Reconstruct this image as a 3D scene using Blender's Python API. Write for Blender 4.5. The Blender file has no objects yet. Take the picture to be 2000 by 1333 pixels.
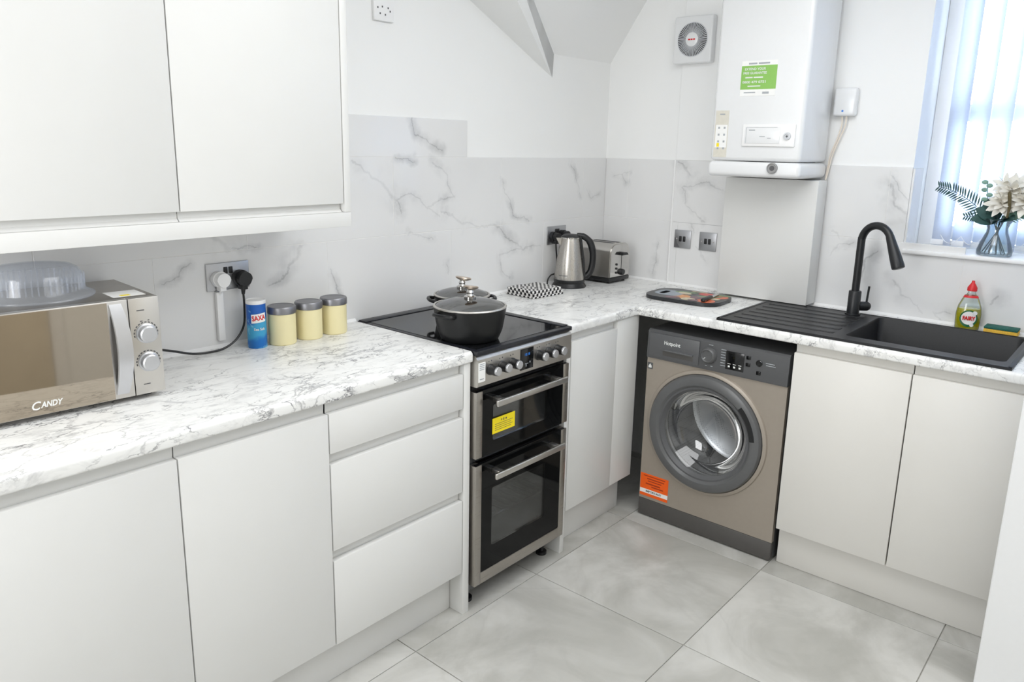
import bpy, bmesh, math, random
from mathutils import Matrix, Vector, Euler

S = bpy.context.scene
COL = S.collection
PI = math.pi
random.seed(4)

# ------------------------------------------------------------------ camera
cam = bpy.data.cameras.new('camera')
cam_ob = bpy.data.objects.new('camera', cam)
COL.objects.link(cam_ob)
cam.sensor_width = 36.0
cam.lens = 26.656
cam.shift_x = -0.0011
cam.shift_y = -0.02295
cam.clip_start = 0.02
_r = (0.65341523, -0.75671468, 0.02077073)
_u = (0.15381016, 0.15957936, 0.97512915)
_b = (-0.74120913, -0.63396949, 0.22066199)
cam_ob.matrix_world = Matrix(((_r[0], _u[0], _b[0], -3.26108),
                              (_r[1], _u[1], _b[1], -2.19300),
                              (_r[2], _u[2], _b[2], 1.55800),
                              (0, 0, 0, 1)))
S.camera = cam_ob

# ------------------------------------------------------------------ world, lights, exposure
w = bpy.data.worlds.new('sky')
S.world = w
w.use_nodes = True
bg = w.node_tree.nodes['Background']
bg.inputs[0].default_value = (0.90, 0.955, 1.0, 1)
bg.inputs[1].default_value = 10.5

def area(name, loc, target, sx, sy, power, col):
    l = bpy.data.lights.new(name, 'AREA')
    l.shape = 'RECTANGLE'; l.size = sx; l.size_y = sy; l.energy = power; l.color = col
    o = bpy.data.objects.new(name, l); COL.objects.link(o)
    o.location = loc
    o.rotation_euler = (Vector(target) - Vector(loc)).to_track_quat('-Z', 'Y').to_euler()
    return o
area('ceiling_light', (-1.62, -1.90, 2.43), (-1.62, -1.90, 0), 1.6, 2.0, 26.5, (0.985, 0.993, 1.0))
area('fill_light', (-4.15, -0.95, 1.60), (0.0, -1.25, 1.10), 0.9, 1.3, 20, (0.985, 0.993, 1.0))  # added fill lamp beside the left wall, brightens the right wall
S.view_settings.view_transform = 'Standard'
S.view_settings.look = 'None'
S.view_settings.exposure = 0.36
S.view_settings.gamma = 1.0
S.view_settings.use_curve_mapping = False
S.cycles.use_denoising = True
S.cycles.max_bounces = 10
S.cycles.diffuse_bounces = 6
S.cycles.transparent_max_bounces = 24
S.cycles.sample_clamp_indirect = 6.0

# ------------------------------------------------------------------ colour and material helpers
def lin(c):
    c = c / 255.0
    return c / 12.92 if c <= 0.04045 else ((c + 0.055) / 1.055) ** 2.4
def rgb(r, g, b): return (lin(r), lin(g), lin(b), 1)

class N:
    """small node-tree builder"""
    def __init__(s, name):
        s.m = bpy.data.materials.new(name); s.m.use_nodes = True
        s.t = s.m.node_tree; s.p = s.t.nodes['Principled BSDF']; s.out = s.t.nodes['Material Output']
    def n(s, typ, **kw):
        x = s.t.nodes.new(typ)
        for k, v in kw.items():
            if k.startswith('i_'):
                key = k[2:]
                x.inputs[int(key) if key.isdigit() else key.replace('_', ' ')].default_value = v
            else: setattr(x, k, v)
        return x
    def l(s, a, b): s.t.links.new(a, b)
    def math(s, op, a, b=None, c=None, clamp=False):
        x = s.n('ShaderNodeMath', operation=op, use_clamp=clamp)
        for i, v in enumerate((a, b, c)):
            if v is None: continue
            if isinstance(v, (int, float)): x.inputs[i].default_value = v
            else: s.l(v, x.inputs[i])
        return x.outputs[0]
    def mix(s, fac, a, b):
        x = s.n('ShaderNodeMix', data_type='RGBA')
        for i, v in ((0, fac), (6, a), (7, b)):
            if isinstance(v, (int, float, tuple)): x.inputs[i].default_value = v
            else: s.l(v, x.inputs[i])
        return x.outputs[2]
    def noise(s, vec, scale, detail=4, rough=0.5, dist=0.0):
        x = s.n('ShaderNodeTexNoise'); x.inputs['Scale'].default_value = scale
        x.inputs['Detail'].default_value = detail; x.inputs['Roughness'].default_value = rough
        x.inputs['Distortion'].default_value = dist
        s.l(vec, x.inputs['Vector']); return x.outputs['Fac']
    def smooth(s, v, lo, hi, a=0.0, b=1.0):
        x = s.n('ShaderNodeMapRange', interpolation_type='SMOOTHSTEP')
        s.l(v, x.inputs[0])
        for i, q in enumerate((lo, hi, a, b)): x.inputs[i + 1].default_value = q
        return x.outputs[0]
    def bump(s, h, strength=0.1, dist=0.001):
        x = s.n('ShaderNodeBump'); x.inputs['Strength'].default_value = strength
        x.inputs['Distance'].default_value = dist
        s.l(h, x.inputs['Height']); s.l(x.outputs[0], s.p.inputs['Normal'])

def plain(name, col, rough=0.5, metal=0.0, grain=0.0, gscale=60, spec=0.5, coat=0.0):
    k = N(name)
    k.p.inputs['Roughness'].default_value = rough
    k.p.inputs['Metallic'].default_value = metal
    k.p.inputs['Specular IOR Level'].default_value = spec
    k.p.inputs['Coat Weight'].default_value = coat
    k.p.inputs['Base Color'].default_value = col
    if grain:
        tc = k.n('ShaderNodeTexCoord')
        f = k.noise(tc.outputs['Object'], gscale, 3)
        d = tuple(c * (1 - grain) for c in col[:3]) + (1,)
        k.l(k.mix(k.smooth(f, 0.3, 0.7), d, col), k.p.inputs['Base Color'])
    return k.m

def brushed(name, col, rough=0.32, axis=(1, 60, 60), amt=0.12, metal=1.0):
    k = N(name)
    k.p.inputs['Metallic'].default_value = metal
    tc = k.n('ShaderNodeTexCoord'); mp = k.n('ShaderNodeMapping'); mp.inputs['Scale'].default_value = axis
    k.l(tc.outputs['Object'], mp.inputs[0])
    f = k.noise(mp.outputs[0], 18, 3)
    d = tuple(c * (1 - amt) for c in col[:3]) + (1,)
    k.l(k.mix(f, d, col), k.p.inputs['Base Color'])
    k.l(k.smooth(f, 0.2, 0.8, rough - 0.06, rough + 0.06), k.p.inputs['Roughness'])
    return k.m

def thin_glass(name, tint, gloss=0.08, rough=0.02):
    k = N(name)
    k.t.nodes.remove(k.p)
    tr = k.n('ShaderNodeBsdfTransparent'); tr.inputs[0].default_value = tint
    gl = k.n('ShaderNodeBsdfGlossy'); gl.inputs['Roughness'].default_value = rough
    lw = k.n('ShaderNodeLayerWeight'); lw.inputs[0].default_value = 0.25
    f = k.math('ADD', k.math('MULTIPLY', lw.outputs['Fresnel'], 0.8), gloss, clamp=True)
    mx = k.n('ShaderNodeMixShader'); k.l(f, mx.inputs[0]); k.l(tr.outputs[0], mx.inputs[1]); k.l(gl.outputs[0], mx.inputs[2])
    k.l(mx.outputs[0], k.out.inputs[0])
    return k.m

def marble_top():
    k = N('worktop_marble')
    g = k.n('ShaderNodeNewGeometry')
    mp = k.n('ShaderNodeMapping'); mp.inputs['Rotation'].default_value = (0.15, 0.1, 0.30); mp.inputs['Scale'].default_value = (0.62, 1.35, 1.1)
    k.l(g.outputs['Position'], mp.inputs[0])
    v = mp.outputs[0]
    def ridge(scale, width, detail, dist, rough=0.55):
        n = k.noise(v, scale, detail, rough, dist)
        return k.smooth(k.math('ABSOLUTE', k.math('SUBTRACT', n, 0.5)), 0.0, width, 1.0, 0.0)
    mask = k.smooth(k.noise(v, 5, 3, 0.6, 0.4), 0.42, 0.62)
    a = k.math('MULTIPLY', ridge(7, 0.026, 5, 0.7), k.math('ADD', k.math('MULTIPLY', mask, 0.60), 0.12))
    b = k.math('MULTIPLY', ridge(17, 0.045, 4, 0.8), k.math('MULTIPLY', mask, 0.50))
    c = k.math('MULTIPLY', k.smooth(k.noise(v, 11, 6, 0.7, 0.6), 0.50, 0.72), 0.40)
    nz = k.n('ShaderNodeTexNoise'); nz.inputs['Scale'].default_value = 9; nz.inputs['Detail'].default_value = 6; nz.inputs['Roughness'].default_value = 0.62
    k.l(v, nz.inputs['Vector'])
    of = k.n('ShaderNodeVectorMath', operation='MULTIPLY_ADD'); k.l(nz.outputs['Color'], of.inputs[0]); of.inputs[1].default_value = (0.16, 0.16, 0.16); k.l(v, of.inputs[2])
    net = []
    for sc_, wd_ in ((9.0, 0.030), (19.0, 0.040)):
        vo = k.n('ShaderNodeTexVoronoi', feature='DISTANCE_TO_EDGE'); vo.inputs['Scale'].default_value = sc_
        k.l(of.outputs[0], vo.inputs['Vector']); net.append(k.smooth(vo.outputs['Distance'], 0.0, wd_, 1.0, 0.0))
    brk = k.smooth(k.noise(v, 24, 3), 0.36, 0.58)
    d = k.math('MULTIPLY', net[0], k.math('ADD', k.math('MULTIPLY', k.math('MULTIPLY', brk, 0.88), k.smooth(mask, 0.0, 1.0, 0.45, 1.0)), 0.10))
    e = k.math('MULTIPLY', net[1], k.math('MULTIPLY', k.math('MULTIPLY', brk, mask), 0.82))
    f = k.math('MAXIMUM', k.math('MAXIMUM', k.math('MULTIPLY', a, 0.7), k.math('MAXIMUM', d, e)), c, clamp=True)
    k.l(k.mix(f, rgb(236, 236, 234), rgb(100, 100, 105)), k.p.inputs['Base Color'])
    k.p.inputs['Roughness'].default_value = 0.28
    return k.m

# veins of the marble tiles as they run over the two walls: (width in mm, points as (along wall, height))
VEINS_BACK = [(5, [(-1.578, 1.493), (-1.504, 1.445), (-1.446, 1.418)]), (9, [(-1.446, 1.418), (-1.416, 1.385), (-1.384, 1.357)]), (5, [(-1.384, 1.357), (-1.37, 1.334), (-1.36, 1.3)]), (4, [(-1.384, 1.357), (-1.31, 1.371), (-1.234, 1.328), (-1.081, 1.36), (-1.11, 1.405), (-1.114, 1.44), (-1.195, 1.492)]), (4, [(-1.234, 1.328), (-1.163, 1.284)]), (5, [(-1.147, 1.301), (-1.089, 1.28), (-1.037, 1.238), (-0.799, 1.217), (-0.759, 1.172), (-0.677, 1.132), (-0.614, 1.103)]), (3, [(-0.785, 1.41), (-0.775, 1.385), (-0.733, 1.313), (-0.712, 1.26), (-0.598, 1.234)]), (3, [(-1.389, 1.498), (-1.287, 1.498)]), (4, [(-1.303, 1.665), (-1.286, 1.596), (-1.225, 1.57), (-1.147, 1.532)]), (3, [(-1.32, 1.219), (-1.259, 1.209), (-1.188, 1.186)]), (3, [(-0.298, 1.484), (-0.245, 1.406), (-0.203, 1.327)]), (3, [(-0.168, 1.369), (-0.127, 1.317), (-0.05, 1.336)]), (3, [(-1.121, 1.087), (-1.112, 1.042)]), (4, [(-0.718, 0.976), (-0.781, 1.018), (-0.798, 1.088), (-0.711, 1.114), (-0.503, 1.103)]), (3, [(-2.276, 1.138), (-2.225, 1.16), (-2.188, 1.192)]), (8, [(-1.796, 1.214), (-1.849, 1.16)]), (4, [(-1.848, 1.16), (-1.85, 1.124), (-1.9, 1.108), (-1.922, 1.094)]), (3, [(-1.693, 1.121), (-1.66, 1.07), (-1.647, 1.03)]), (9, [(-2.125, 1.273), (-2.062, 1.228)]), (3, [(-2.062, 1.228), (-1.967, 1.223)])]
VEINS_RIGHT = [(3, [(-0.047, 1.429), (-0.097, 1.434), (-0.149, 1.452)]), (4, [(-0.097, 1.434), (-0.126, 1.387)]), (6, [(-0.407, 1.503), (-0.458, 1.463), (-0.486, 1.446)]), (4, [(-0.436, 1.393), (-0.561, 1.414), (-0.641, 1.388)]), (3, [(-0.436, 1.393), (-0.46, 1.348), (-0.463, 1.312), (-0.527, 1.268), (-0.564, 1.228)]), (4, [(-0.504, 1.217), (-0.528, 1.183)]), (4, [(-0.526, 1.121), (-0.585, 1.053)]), (4, [(-0.316, 1.113), (-0.315, 1.023), (-0.298, 0.956)]), (4, [(-1.345, 1.482), (-1.373, 1.424), (-1.413, 1.382)]), (8, [(-1.336, 1.445), (-1.367, 1.364), (-1.413, 1.33)]), (4, [(-1.137, 1.238), (-1.17, 1.217)]), (3, [(-1.132, 1.141), (-1.165, 1.193), (-1.233, 1.203)]), (6, [(-1.28, 1.062), (-1.285, 1.142), (-1.325, 1.177)]), (6, [(-1.397, 1.061), (-1.443, 1.005)]), (3, [(-1.443, 1.005), (-1.498, 0.983), (-1.516, 0.947)]), (4, [(-1.615, 0.963), (-1.555, 0.961), (-1.594, 0.921)]), (6, [(-1.74, 1.027), (-1.761, 1.052)])]

def marble_tile(name='tile_marble', veins=(), axis=0):
    k = N(name)
    g = k.n('ShaderNodeNewGeometry'); P_ = g.outputs['Position']
    f = None
    soft = k.noise(P_, 5.0, 4, 0.6, 0.3)
    if veins:
        nz = k.n('ShaderNodeTexNoise'); nz.inputs['Scale'].default_value = 13; nz.inputs['Detail'].default_value = 5; nz.inputs['Roughness'].default_value = 0.6
        k.l(P_, nz.inputs['Vector'])
        of = k.n('ShaderNodeVectorMath', operation='SUBTRACT'); k.l(nz.outputs['Color'], of.inputs[0]); of.inputs[1].default_value = (0.5, 0.5, 0.5)
        sc_ = k.n('ShaderNodeVectorMath', operation='SCALE'); k.l(of.outputs[0], sc_.inputs[0]); sc_.inputs['Scale'].default_value = 0.07
        ad = k.n('ShaderNodeVectorMath', operation='ADD'); k.l(P_, ad.inputs[0]); k.l(sc_.outputs[0], ad.inputs[1])
        fl = k.n('ShaderNodeVectorMath', operation='MULTIPLY'); k.l(ad.outputs[0], fl.inputs[0]); fl.inputs[1].default_value = (1, 0, 1) if axis == 0 else (0, 1, 1)
        V3 = lambda q: Vector((q[0], 0, q[1])) if axis == 0 else Vector((0, q[0], q[1]))
        for wd, pts in veins:
            for p0, p1 in zip(pts, pts[1:]):
                A, B = V3(p0), V3(p1); AB = B - A
                r = k.n('ShaderNodeVectorMath', operation='SUBTRACT'); k.l(fl.outputs[0], r.inputs[0]); r.inputs[1].default_value = A
                dt = k.n('ShaderNodeVectorMath', operation='DOT_PRODUCT'); k.l(r.outputs[0], dt.inputs[0]); dt.inputs[1].default_value = AB / AB.length_squared
                t = k.math('ADD', dt.outputs['Value'], 0.0, clamp=True)
                pr = k.n('ShaderNodeVectorMath', operation='SCALE'); pr.inputs[0].default_value = AB; k.l(t, pr.inputs['Scale'])
                ds = k.n('ShaderNodeVectorMath', operation='DISTANCE'); k.l(r.outputs[0], ds.inputs[0]); k.l(pr.outputs[0], ds.inputs[1])
                dn = k.math('DIVIDE', ds.outputs['Value'], wd * 0.001)
                f = dn if f is None else k.math('MINIMUM', f, dn)
        line = k.math('MULTIPLY', k.smooth(f, 0.0, 1.7, 1.0, 0.0), k.math('ADD', k.math('MULTIPLY', k.smooth(soft, 0.40, 0.62), 0.42), 0.14))
        halo = k.math('MULTIPLY', k.smooth(f, 0.5, 9.0, 1.0, 0.0), k.math('MULTIPLY', k.smooth(soft, 0.40, 0.64), 0.30))
        fac = k.math('ADD', k.math('MAXIMUM', line, halo), k.math('MULTIPLY', k.smooth(k.noise(P_, 1.7, 3), 0.5, 0.75), 0.06), clamp=True)
    else:
        fac = k.math('MULTIPLY', k.smooth(soft, 0.5, 0.75), 0.15)
    k.l(k.mix(fac, rgb(228, 228, 228), rgb(112, 114, 118)), k.p.inputs['Base Color'])
    k.p.inputs['Roughness'].default_value = 0.12
    return k.m

def stone_tile():
    k = N('floor_stone')
    g = k.n('ShaderNodeNewGeometry'); oi = k.n('ShaderNodeObjectInfo')
    cmb = k.n('ShaderNodeCombineXYZ'); r = k.math('MULTIPLY', oi.outputs['Random'], 30)
    k.l(r, cmb.inputs[0]); k.l(k.math('MULTIPLY', r, 1.7), cmb.inputs[1])
    ad = k.n('ShaderNodeVectorMath', operation='ADD'); k.l(g.outputs['Position'], ad.inputs[0]); k.l(cmb.outputs[0], ad.inputs[1])
    v = ad.outputs[0]
    big = k.noise(v, 2.2, 5, 0.6, 0.9); fine = k.noise(v, 14, 4, 0.6)
    vein = k.smooth(k.math('ABSOLUTE', k.math('SUBTRACT', k.noise(v, 1.8, 6, 0.55, 0.8), 0.5)), 0.0, 0.03, 1.0, 0.0)
    f = k.math('ADD', k.math('MULTIPLY', k.smooth(big, 0.34, 0.68), 0.75), k.math('MULTIPLY', fine, 0.25))
    c = k.mix(f, rgb(166, 165, 159), rgb(207, 206, 202))
    c = k.mix(k.math('MULTIPLY', vein, 0.10), c, rgb(140, 138, 132))
    k.l(c, k.p.inputs['Base Color'])
    k.p.inputs['Roughness'].default_value = 0.33
    return k.m

def wall_paint():
    k = N('wall_paint')
    g = k.n('ShaderNodeNewGeometry')
    f = k.noise(g.outputs['Position'], 3, 3)
    k.l(k.mix(f, rgb(240, 241, 241), rgb(244, 244, 243)), k.p.inputs['Base Color'])
    k.p.inputs['Roughness'].default_value = 0.65
    k.bump(k.noise(g.outputs['Position'], 40, 3), 0.15, 0.002)
    return k.m

def check_cloth():
    k = N('check_cloth')
    tc = k.n('ShaderNodeTexCoord')
    ch = k.n('ShaderNodeTexChecker'); ch.inputs['Scale'].default_value = 82
    mp = k.n('ShaderNodeMapping'); mp.inputs['Location'].default_value = (0.0011, 0.0013, 0.0037)
    k.l(tc.outputs['Object'], mp.inputs[0]); k.l(mp.outputs[0], ch.inputs['Vector'])
    ch.inputs['Color1'].default_value = rgb(232, 230, 228); ch.inputs['Color2'].default_value = rgb(24, 24, 27)
    k.l(ch.outputs['Color'], k.p.inputs['Base Color'])
    k.p.inputs['Roughness'].default_value = 0.9
    return k.m

def slat_mat():
    k = N('blind_fabric')
    k.t.nodes.remove(k.p)
    d = k.n('ShaderNodeBsdfDiffuse'); d.inputs[0].default_value = rgb(236, 238, 242)
    t = k.n('ShaderNodeBsdfTranslucent'); t.inputs[0].default_value = rgb(205, 213, 228)
    tc = k.n('ShaderNodeTexCoord'); wv = k.n('ShaderNodeTexWave', bands_direction='Z'); wv.inputs['Scale'].default_value = 60
    k.l(tc.outputs['Object'], wv.inputs[0])
    tp = k.n('ShaderNodeBsdfTransparent'); tp.inputs[0].default_value = (1, 1, 1, 1)
    m = k.n('ShaderNodeMixShader'); m.inputs[0].default_value = 0.62
    k.l(d.outputs[0], m.inputs[1]); k.l(t.outputs[0], m.inputs[2])
    m2 = k.n('ShaderNodeMixShader'); k.l(k.smooth(wv.outputs['Fac'], 0, 1, 0.03, 0.06), m2.inputs[0])
    k.l(m.outputs[0], m2.inputs[1]); k.l(tp.outputs[0], m2.inputs[2])
    k.l(m2.outputs[0], k.out.inputs[0])
    return k.m

def drum_mat():
    k = N('drum_steel')
    k.p.inputs['Metallic'].default_value = 1; k.p.inputs['Roughness'].default_value = 0.28
    tc = k.n('ShaderNodeTexCoord'); vo = k.n('ShaderNodeTexVoronoi'); vo.inputs['Scale'].default_value = 130; vo.inputs['Randomness'].default_value = 0.15
    k.l(tc.outputs['Object'], vo.inputs['Vector'])
    k.l(k.mix(k.smooth(vo.outputs['Distance'], 0.14, 0.24), rgb(88, 88, 90), rgb(205, 205, 207)), k.p.inputs['Base Color'])
    return k.m

def salt_mat():
    k = N('salt_label_blue')
    tc = k.n('ShaderNodeTexCoord'); sx = k.n('ShaderNodeSeparateXYZ'); k.l(tc.outputs['Object'], sx.inputs[0])
    wob = k.math('ADD', sx.outputs[2], k.math('MULTIPLY', sx.outputs[0], -0.35))
    n = k.noise(tc.outputs['Object'], 26, 3, 0.5, 0.6)
    z = k.math('ADD', wob, k.math('MULTIPLY', n, 0.035))
    c = k.mix(k.smooth(z, 0.10, 0.112), rgb(60, 160, 205), rgb(22, 92, 178))
    c = k.mix(k.smooth(z, 0.045, 0.062), rgb(18, 110, 190), c)
    c = k.mix(k.smooth(n, 0.60, 0.66, 0, 0.45), c, rgb(150, 215, 235))
    c = k.mix(k.smooth(z, 0.018, 0.026, 0.55, 0), c, rgb(140, 210, 225))
    k.l(c, k.p.inputs['Base Color']); k.p.inputs['Roughness'].default_value = 0.4
    return k.m

def milky(name):
    k = N(name); k.t.nodes.remove(k.p)
    tr = k.n('ShaderNodeBsdfTransparent'); tr.inputs[0].default_value = (0.97, 0.98, 1.0, 1)
    tl = k.n('ShaderNodeBsdfDiffuse'); tl.inputs[0].default_value = rgb(226, 230, 236)
    gl = k.n('ShaderNodeBsdfGlossy'); gl.inputs['Roughness'].default_value = 0.15
    lw = k.n('ShaderNodeLayerWeight'); lw.inputs[0].default_value = 0.3
    m1 = k.n('ShaderNodeMixShader'); k.l(k.math('ADD', k.math('MULTIPLY', lw.outputs['Facing'], 0.22), 0.05), m1.inputs[0]); k.l(tr.outputs[0], m1.inputs[1]); k.l(tl.outputs[0], m1.inputs[2])
    m2 = k.n('ShaderNodeMixShader'); m2.inputs[0].default_value = 0.05; k.l(m1.outputs[0], m2.inputs[1]); k.l(gl.outputs[0], m2.inputs[2])
    k.l(m2.outputs[0], k.out.inputs[0])
    return k.m
M = dict(
    white=plain('cabinet_white', rgb(219, 219, 217), 0.42, grain=0.012, gscale=8),
    cream=plain('cabinet_white_warm_lit', rgb(221, 219, 214), 0.42, grain=0.012, gscale=8),  # same white as the other units, warmer light put into the colour
    edge=plain('panel_edge_grey', rgb(150, 150, 150), 0.6),
    carcass=plain('carcass_white', rgb(222, 221, 217), 0.5),
    plaster=wall_paint(), grout=plain('grout_light', rgb(236, 235, 233), 0.8, grain=0.05),
    fgrout=plain('grout_grey', rgb(172, 170, 164), 0.9, grain=0.1),
    tile=marble_tile(), tileA=marble_tile('tile_marble_back', VEINS_BACK, 0), tileB=marble_tile('tile_marble_right', VEINS_RIGHT, 1), top=marble_top(), stone=stone_tile(),
    gloss_white=plain('appliance_white', rgb(230, 231, 232), 0.22, coat=0.2, grain=0.008),
    plastic_white=plain('plastic_white', rgb(240, 240, 240), 0.3, grain=0.01),
    plastic_grey=plain('plastic_pale_grey', rgb(206, 208, 212), 0.4, grain=0.02),
    black=plain('plastic_black', rgb(24, 25, 27), 0.38, grain=0.1),
    matt_black=plain('metal_matt_black', rgb(24, 26, 29), 0.36, grain=0.08),
    sink=plain('sink_composite_black', rgb(33, 34, 37), 0.40, grain=0.25, gscale=500, spec=0.35),
    rubber=plain('rubber_black', rgb(18, 18, 19), 0.7, grain=0.1),
    steel=brushed('steel_brushed', rgb(205, 202, 197), 0.34, amt=0.07),
    steel_v=brushed('steel_brushed_upright', rgb(190, 186, 180), 0.30, (60, 60, 1)),
    steel_dark=brushed('steel_dark_brushed', rgb(176, 171, 164), 0.32, amt=0.07),
    chrome=plain('chrome', rgb(205, 203, 200), 0.12, 1.0, grain=0.03),
    silver=plain('silver_paint', rgb(196, 197, 200), 0.3, 0.75, grain=0.02),
    bronze=plain('knob_bronze_steel', rgb(208, 192, 176), 0.28, 1.0, grain=0.05),
    socket=brushed('socket_brushed', rgb(178, 179, 182), 0.35, amt=0.06),
    glassblack=plain('glass_black', rgb(10, 11, 12), 0.05, grain=0.05, spec=0.18),
    hob=plain('hob_glass', rgb(20, 21, 23), 0.05, grain=0.03, spec=0.45),
    hobframe=plain('hob_frame', rgb(28, 30, 36), 0.28, grain=0.05),
    enamel=plain('oven_enamel', rgb(84, 86, 88), 0.3, grain=0.1),
    pot=plain('pot_black', rgb(22, 23, 24), 0.36, grain=0.1, spec=0.35),
    mirror=plain('mirror_bronze', rgb(170, 160, 146), 0.04, 1.0, grain=0.01),
    lidglass=thin_glass('lid_glass', (0.55, 0.60, 0.64, 1), 0.26),
    clear=thin_glass('clear_glass', (0.90, 0.95, 0.97, 1), 0.06),
    pane=thin_glass('window_glass', (0.93, 0.96, 0.97, 1), 0.03),
    plasticclear=milky('cover_clear_plastic'),
    ovenglass=thin_glass('oven_glass', (0.80, 0.81, 0.81, 1), 0.0),
    washglass=thin_glass('porthole_glass', (0.80, 0.82, 0.83, 1), 0.10, 0.02),
    taupe=plain('washer_taupe', rgb(160, 151, 140), 0.36, 0.25, grain=0.02),
    wgrey=plain('washer_dark_grey', rgb(88, 89, 91), 0.40, grain=0.03),
    wkick=plain('washer_kick_grey', rgb(80, 78, 76), 0.45, grain=0.03),
    wring=plain('washer_ring_grey', rgb(92, 93, 94), 0.3, grain=0.03),
    drum=drum_mat(), screen=plain('screen_black', rgb(16, 17, 19), 0.12, grain=0.05),
    cream_pot=plain('canister_cream', rgb(232, 222, 176), 0.35, grain=0.02, gscale=20),
    canlid=brushed('canister_lid_grey', rgb(142, 142, 146), 0.38, metal=0.85),
    salt=salt_mat(), red=plain('red_print', rgb(212, 34, 40), 0.4, grain=0.03),
    paper=plain('paper_white', rgb(240, 240, 238), 0.6, grain=0.02),
    green=plain('label_green', rgb(138, 190, 92), 0.45, grain=0.03),
    yellow=plain('label_yellow', rgb(246, 222, 24), 0.45, grain=0.03),
    orange=plain('label_orange', rgb(244, 96, 10), 0.45, grain=0.03),
    ink=plain('ink_grey', rgb(86, 86, 88), 0.6, grain=0.05),
    ink_pale=plain('ink_pale_grey', rgb(168, 172, 176), 0.6, grain=0.05),
    ink_white=plain('ink_white', rgb(226, 228, 226), 0.5, grain=0.03),
    ink_orange=plain('ink_dark_orange', rgb(170, 58, 8), 0.5, grain=0.05),
    label_beige=plain('label_beige', rgb(216, 212, 200), 0.5, grain=0.05),
    slat=slat_mat(), cloth=check_cloth(),
    door_cream=plain('door_cream', rgb(226, 216, 198), 0.45, grain=0.06, gscale=6),
    sponge=plain('sponge_yellow', rgb(232, 186, 70), 0.9, grain=0.2, gscale=300),
    scour=plain('scourer_green', rgb(44, 104, 92), 0.95, grain=0.3, gscale=400),
    soapliq=plain('soap_liquid_yellow', rgb(198, 186, 20), 0.15, grain=0.05, coat=0.4),
    dkgreen=plain('label_dark_green', rgb(26, 104, 62), 0.4, grain=0.05),
    slate=plain('board_slate', rgb(36, 38, 42), 0.3, grain=0.15, gscale=30),
    bluegrey=plain('board_blue_grey', rgb(140, 152, 164), 0.3, grain=0.2, gscale=25),
    leaf=plain('leaf_dark_green', rgb(46, 84, 80), 0.5, grain=0.25, gscale=40),
    leaf2=plain('leaf_pale_green', rgb(128, 164, 148), 0.5, grain=0.2, gscale=40),
    petal=plain('petal_white', rgb(238, 234, 224), 0.6, grain=0.08, gscale=50),
    stem=plain('stem_dark', rgb(60, 74, 78), 0.6, grain=0.2),
    catkin=plain('catkin_brown', rgb(96, 84, 52), 0.7, grain=0.3, gscale=200),
    cable=plain('cable_cream', rgb(228, 218, 204), 0.5, grain=0.03),
    led=plain('led_blue', rgb(40, 120, 210), 0.3, grain=0.02),
    o1=plain('print_orange', rgb(222, 150, 84), 0.35, grain=0.25, gscale=60),
    o2=plain('print_red', rgb(212, 74, 66), 0.35, grain=0.25, gscale=60),
    o3=plain('print_tomato', rgb(232, 120, 84), 0.35, grain=0.3, gscale=60),
    o4=plain('print_green', rgb(112, 140, 96), 0.35, grain=0.3, gscale=60),
    o5=plain('print_cream', rgb(214, 200, 168), 0.35, grain=0.25, gscale=60),
    o6=plain('print_plum', rgb(122, 86, 96), 0.35, grain=0.3, gscale=60),
)

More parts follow.
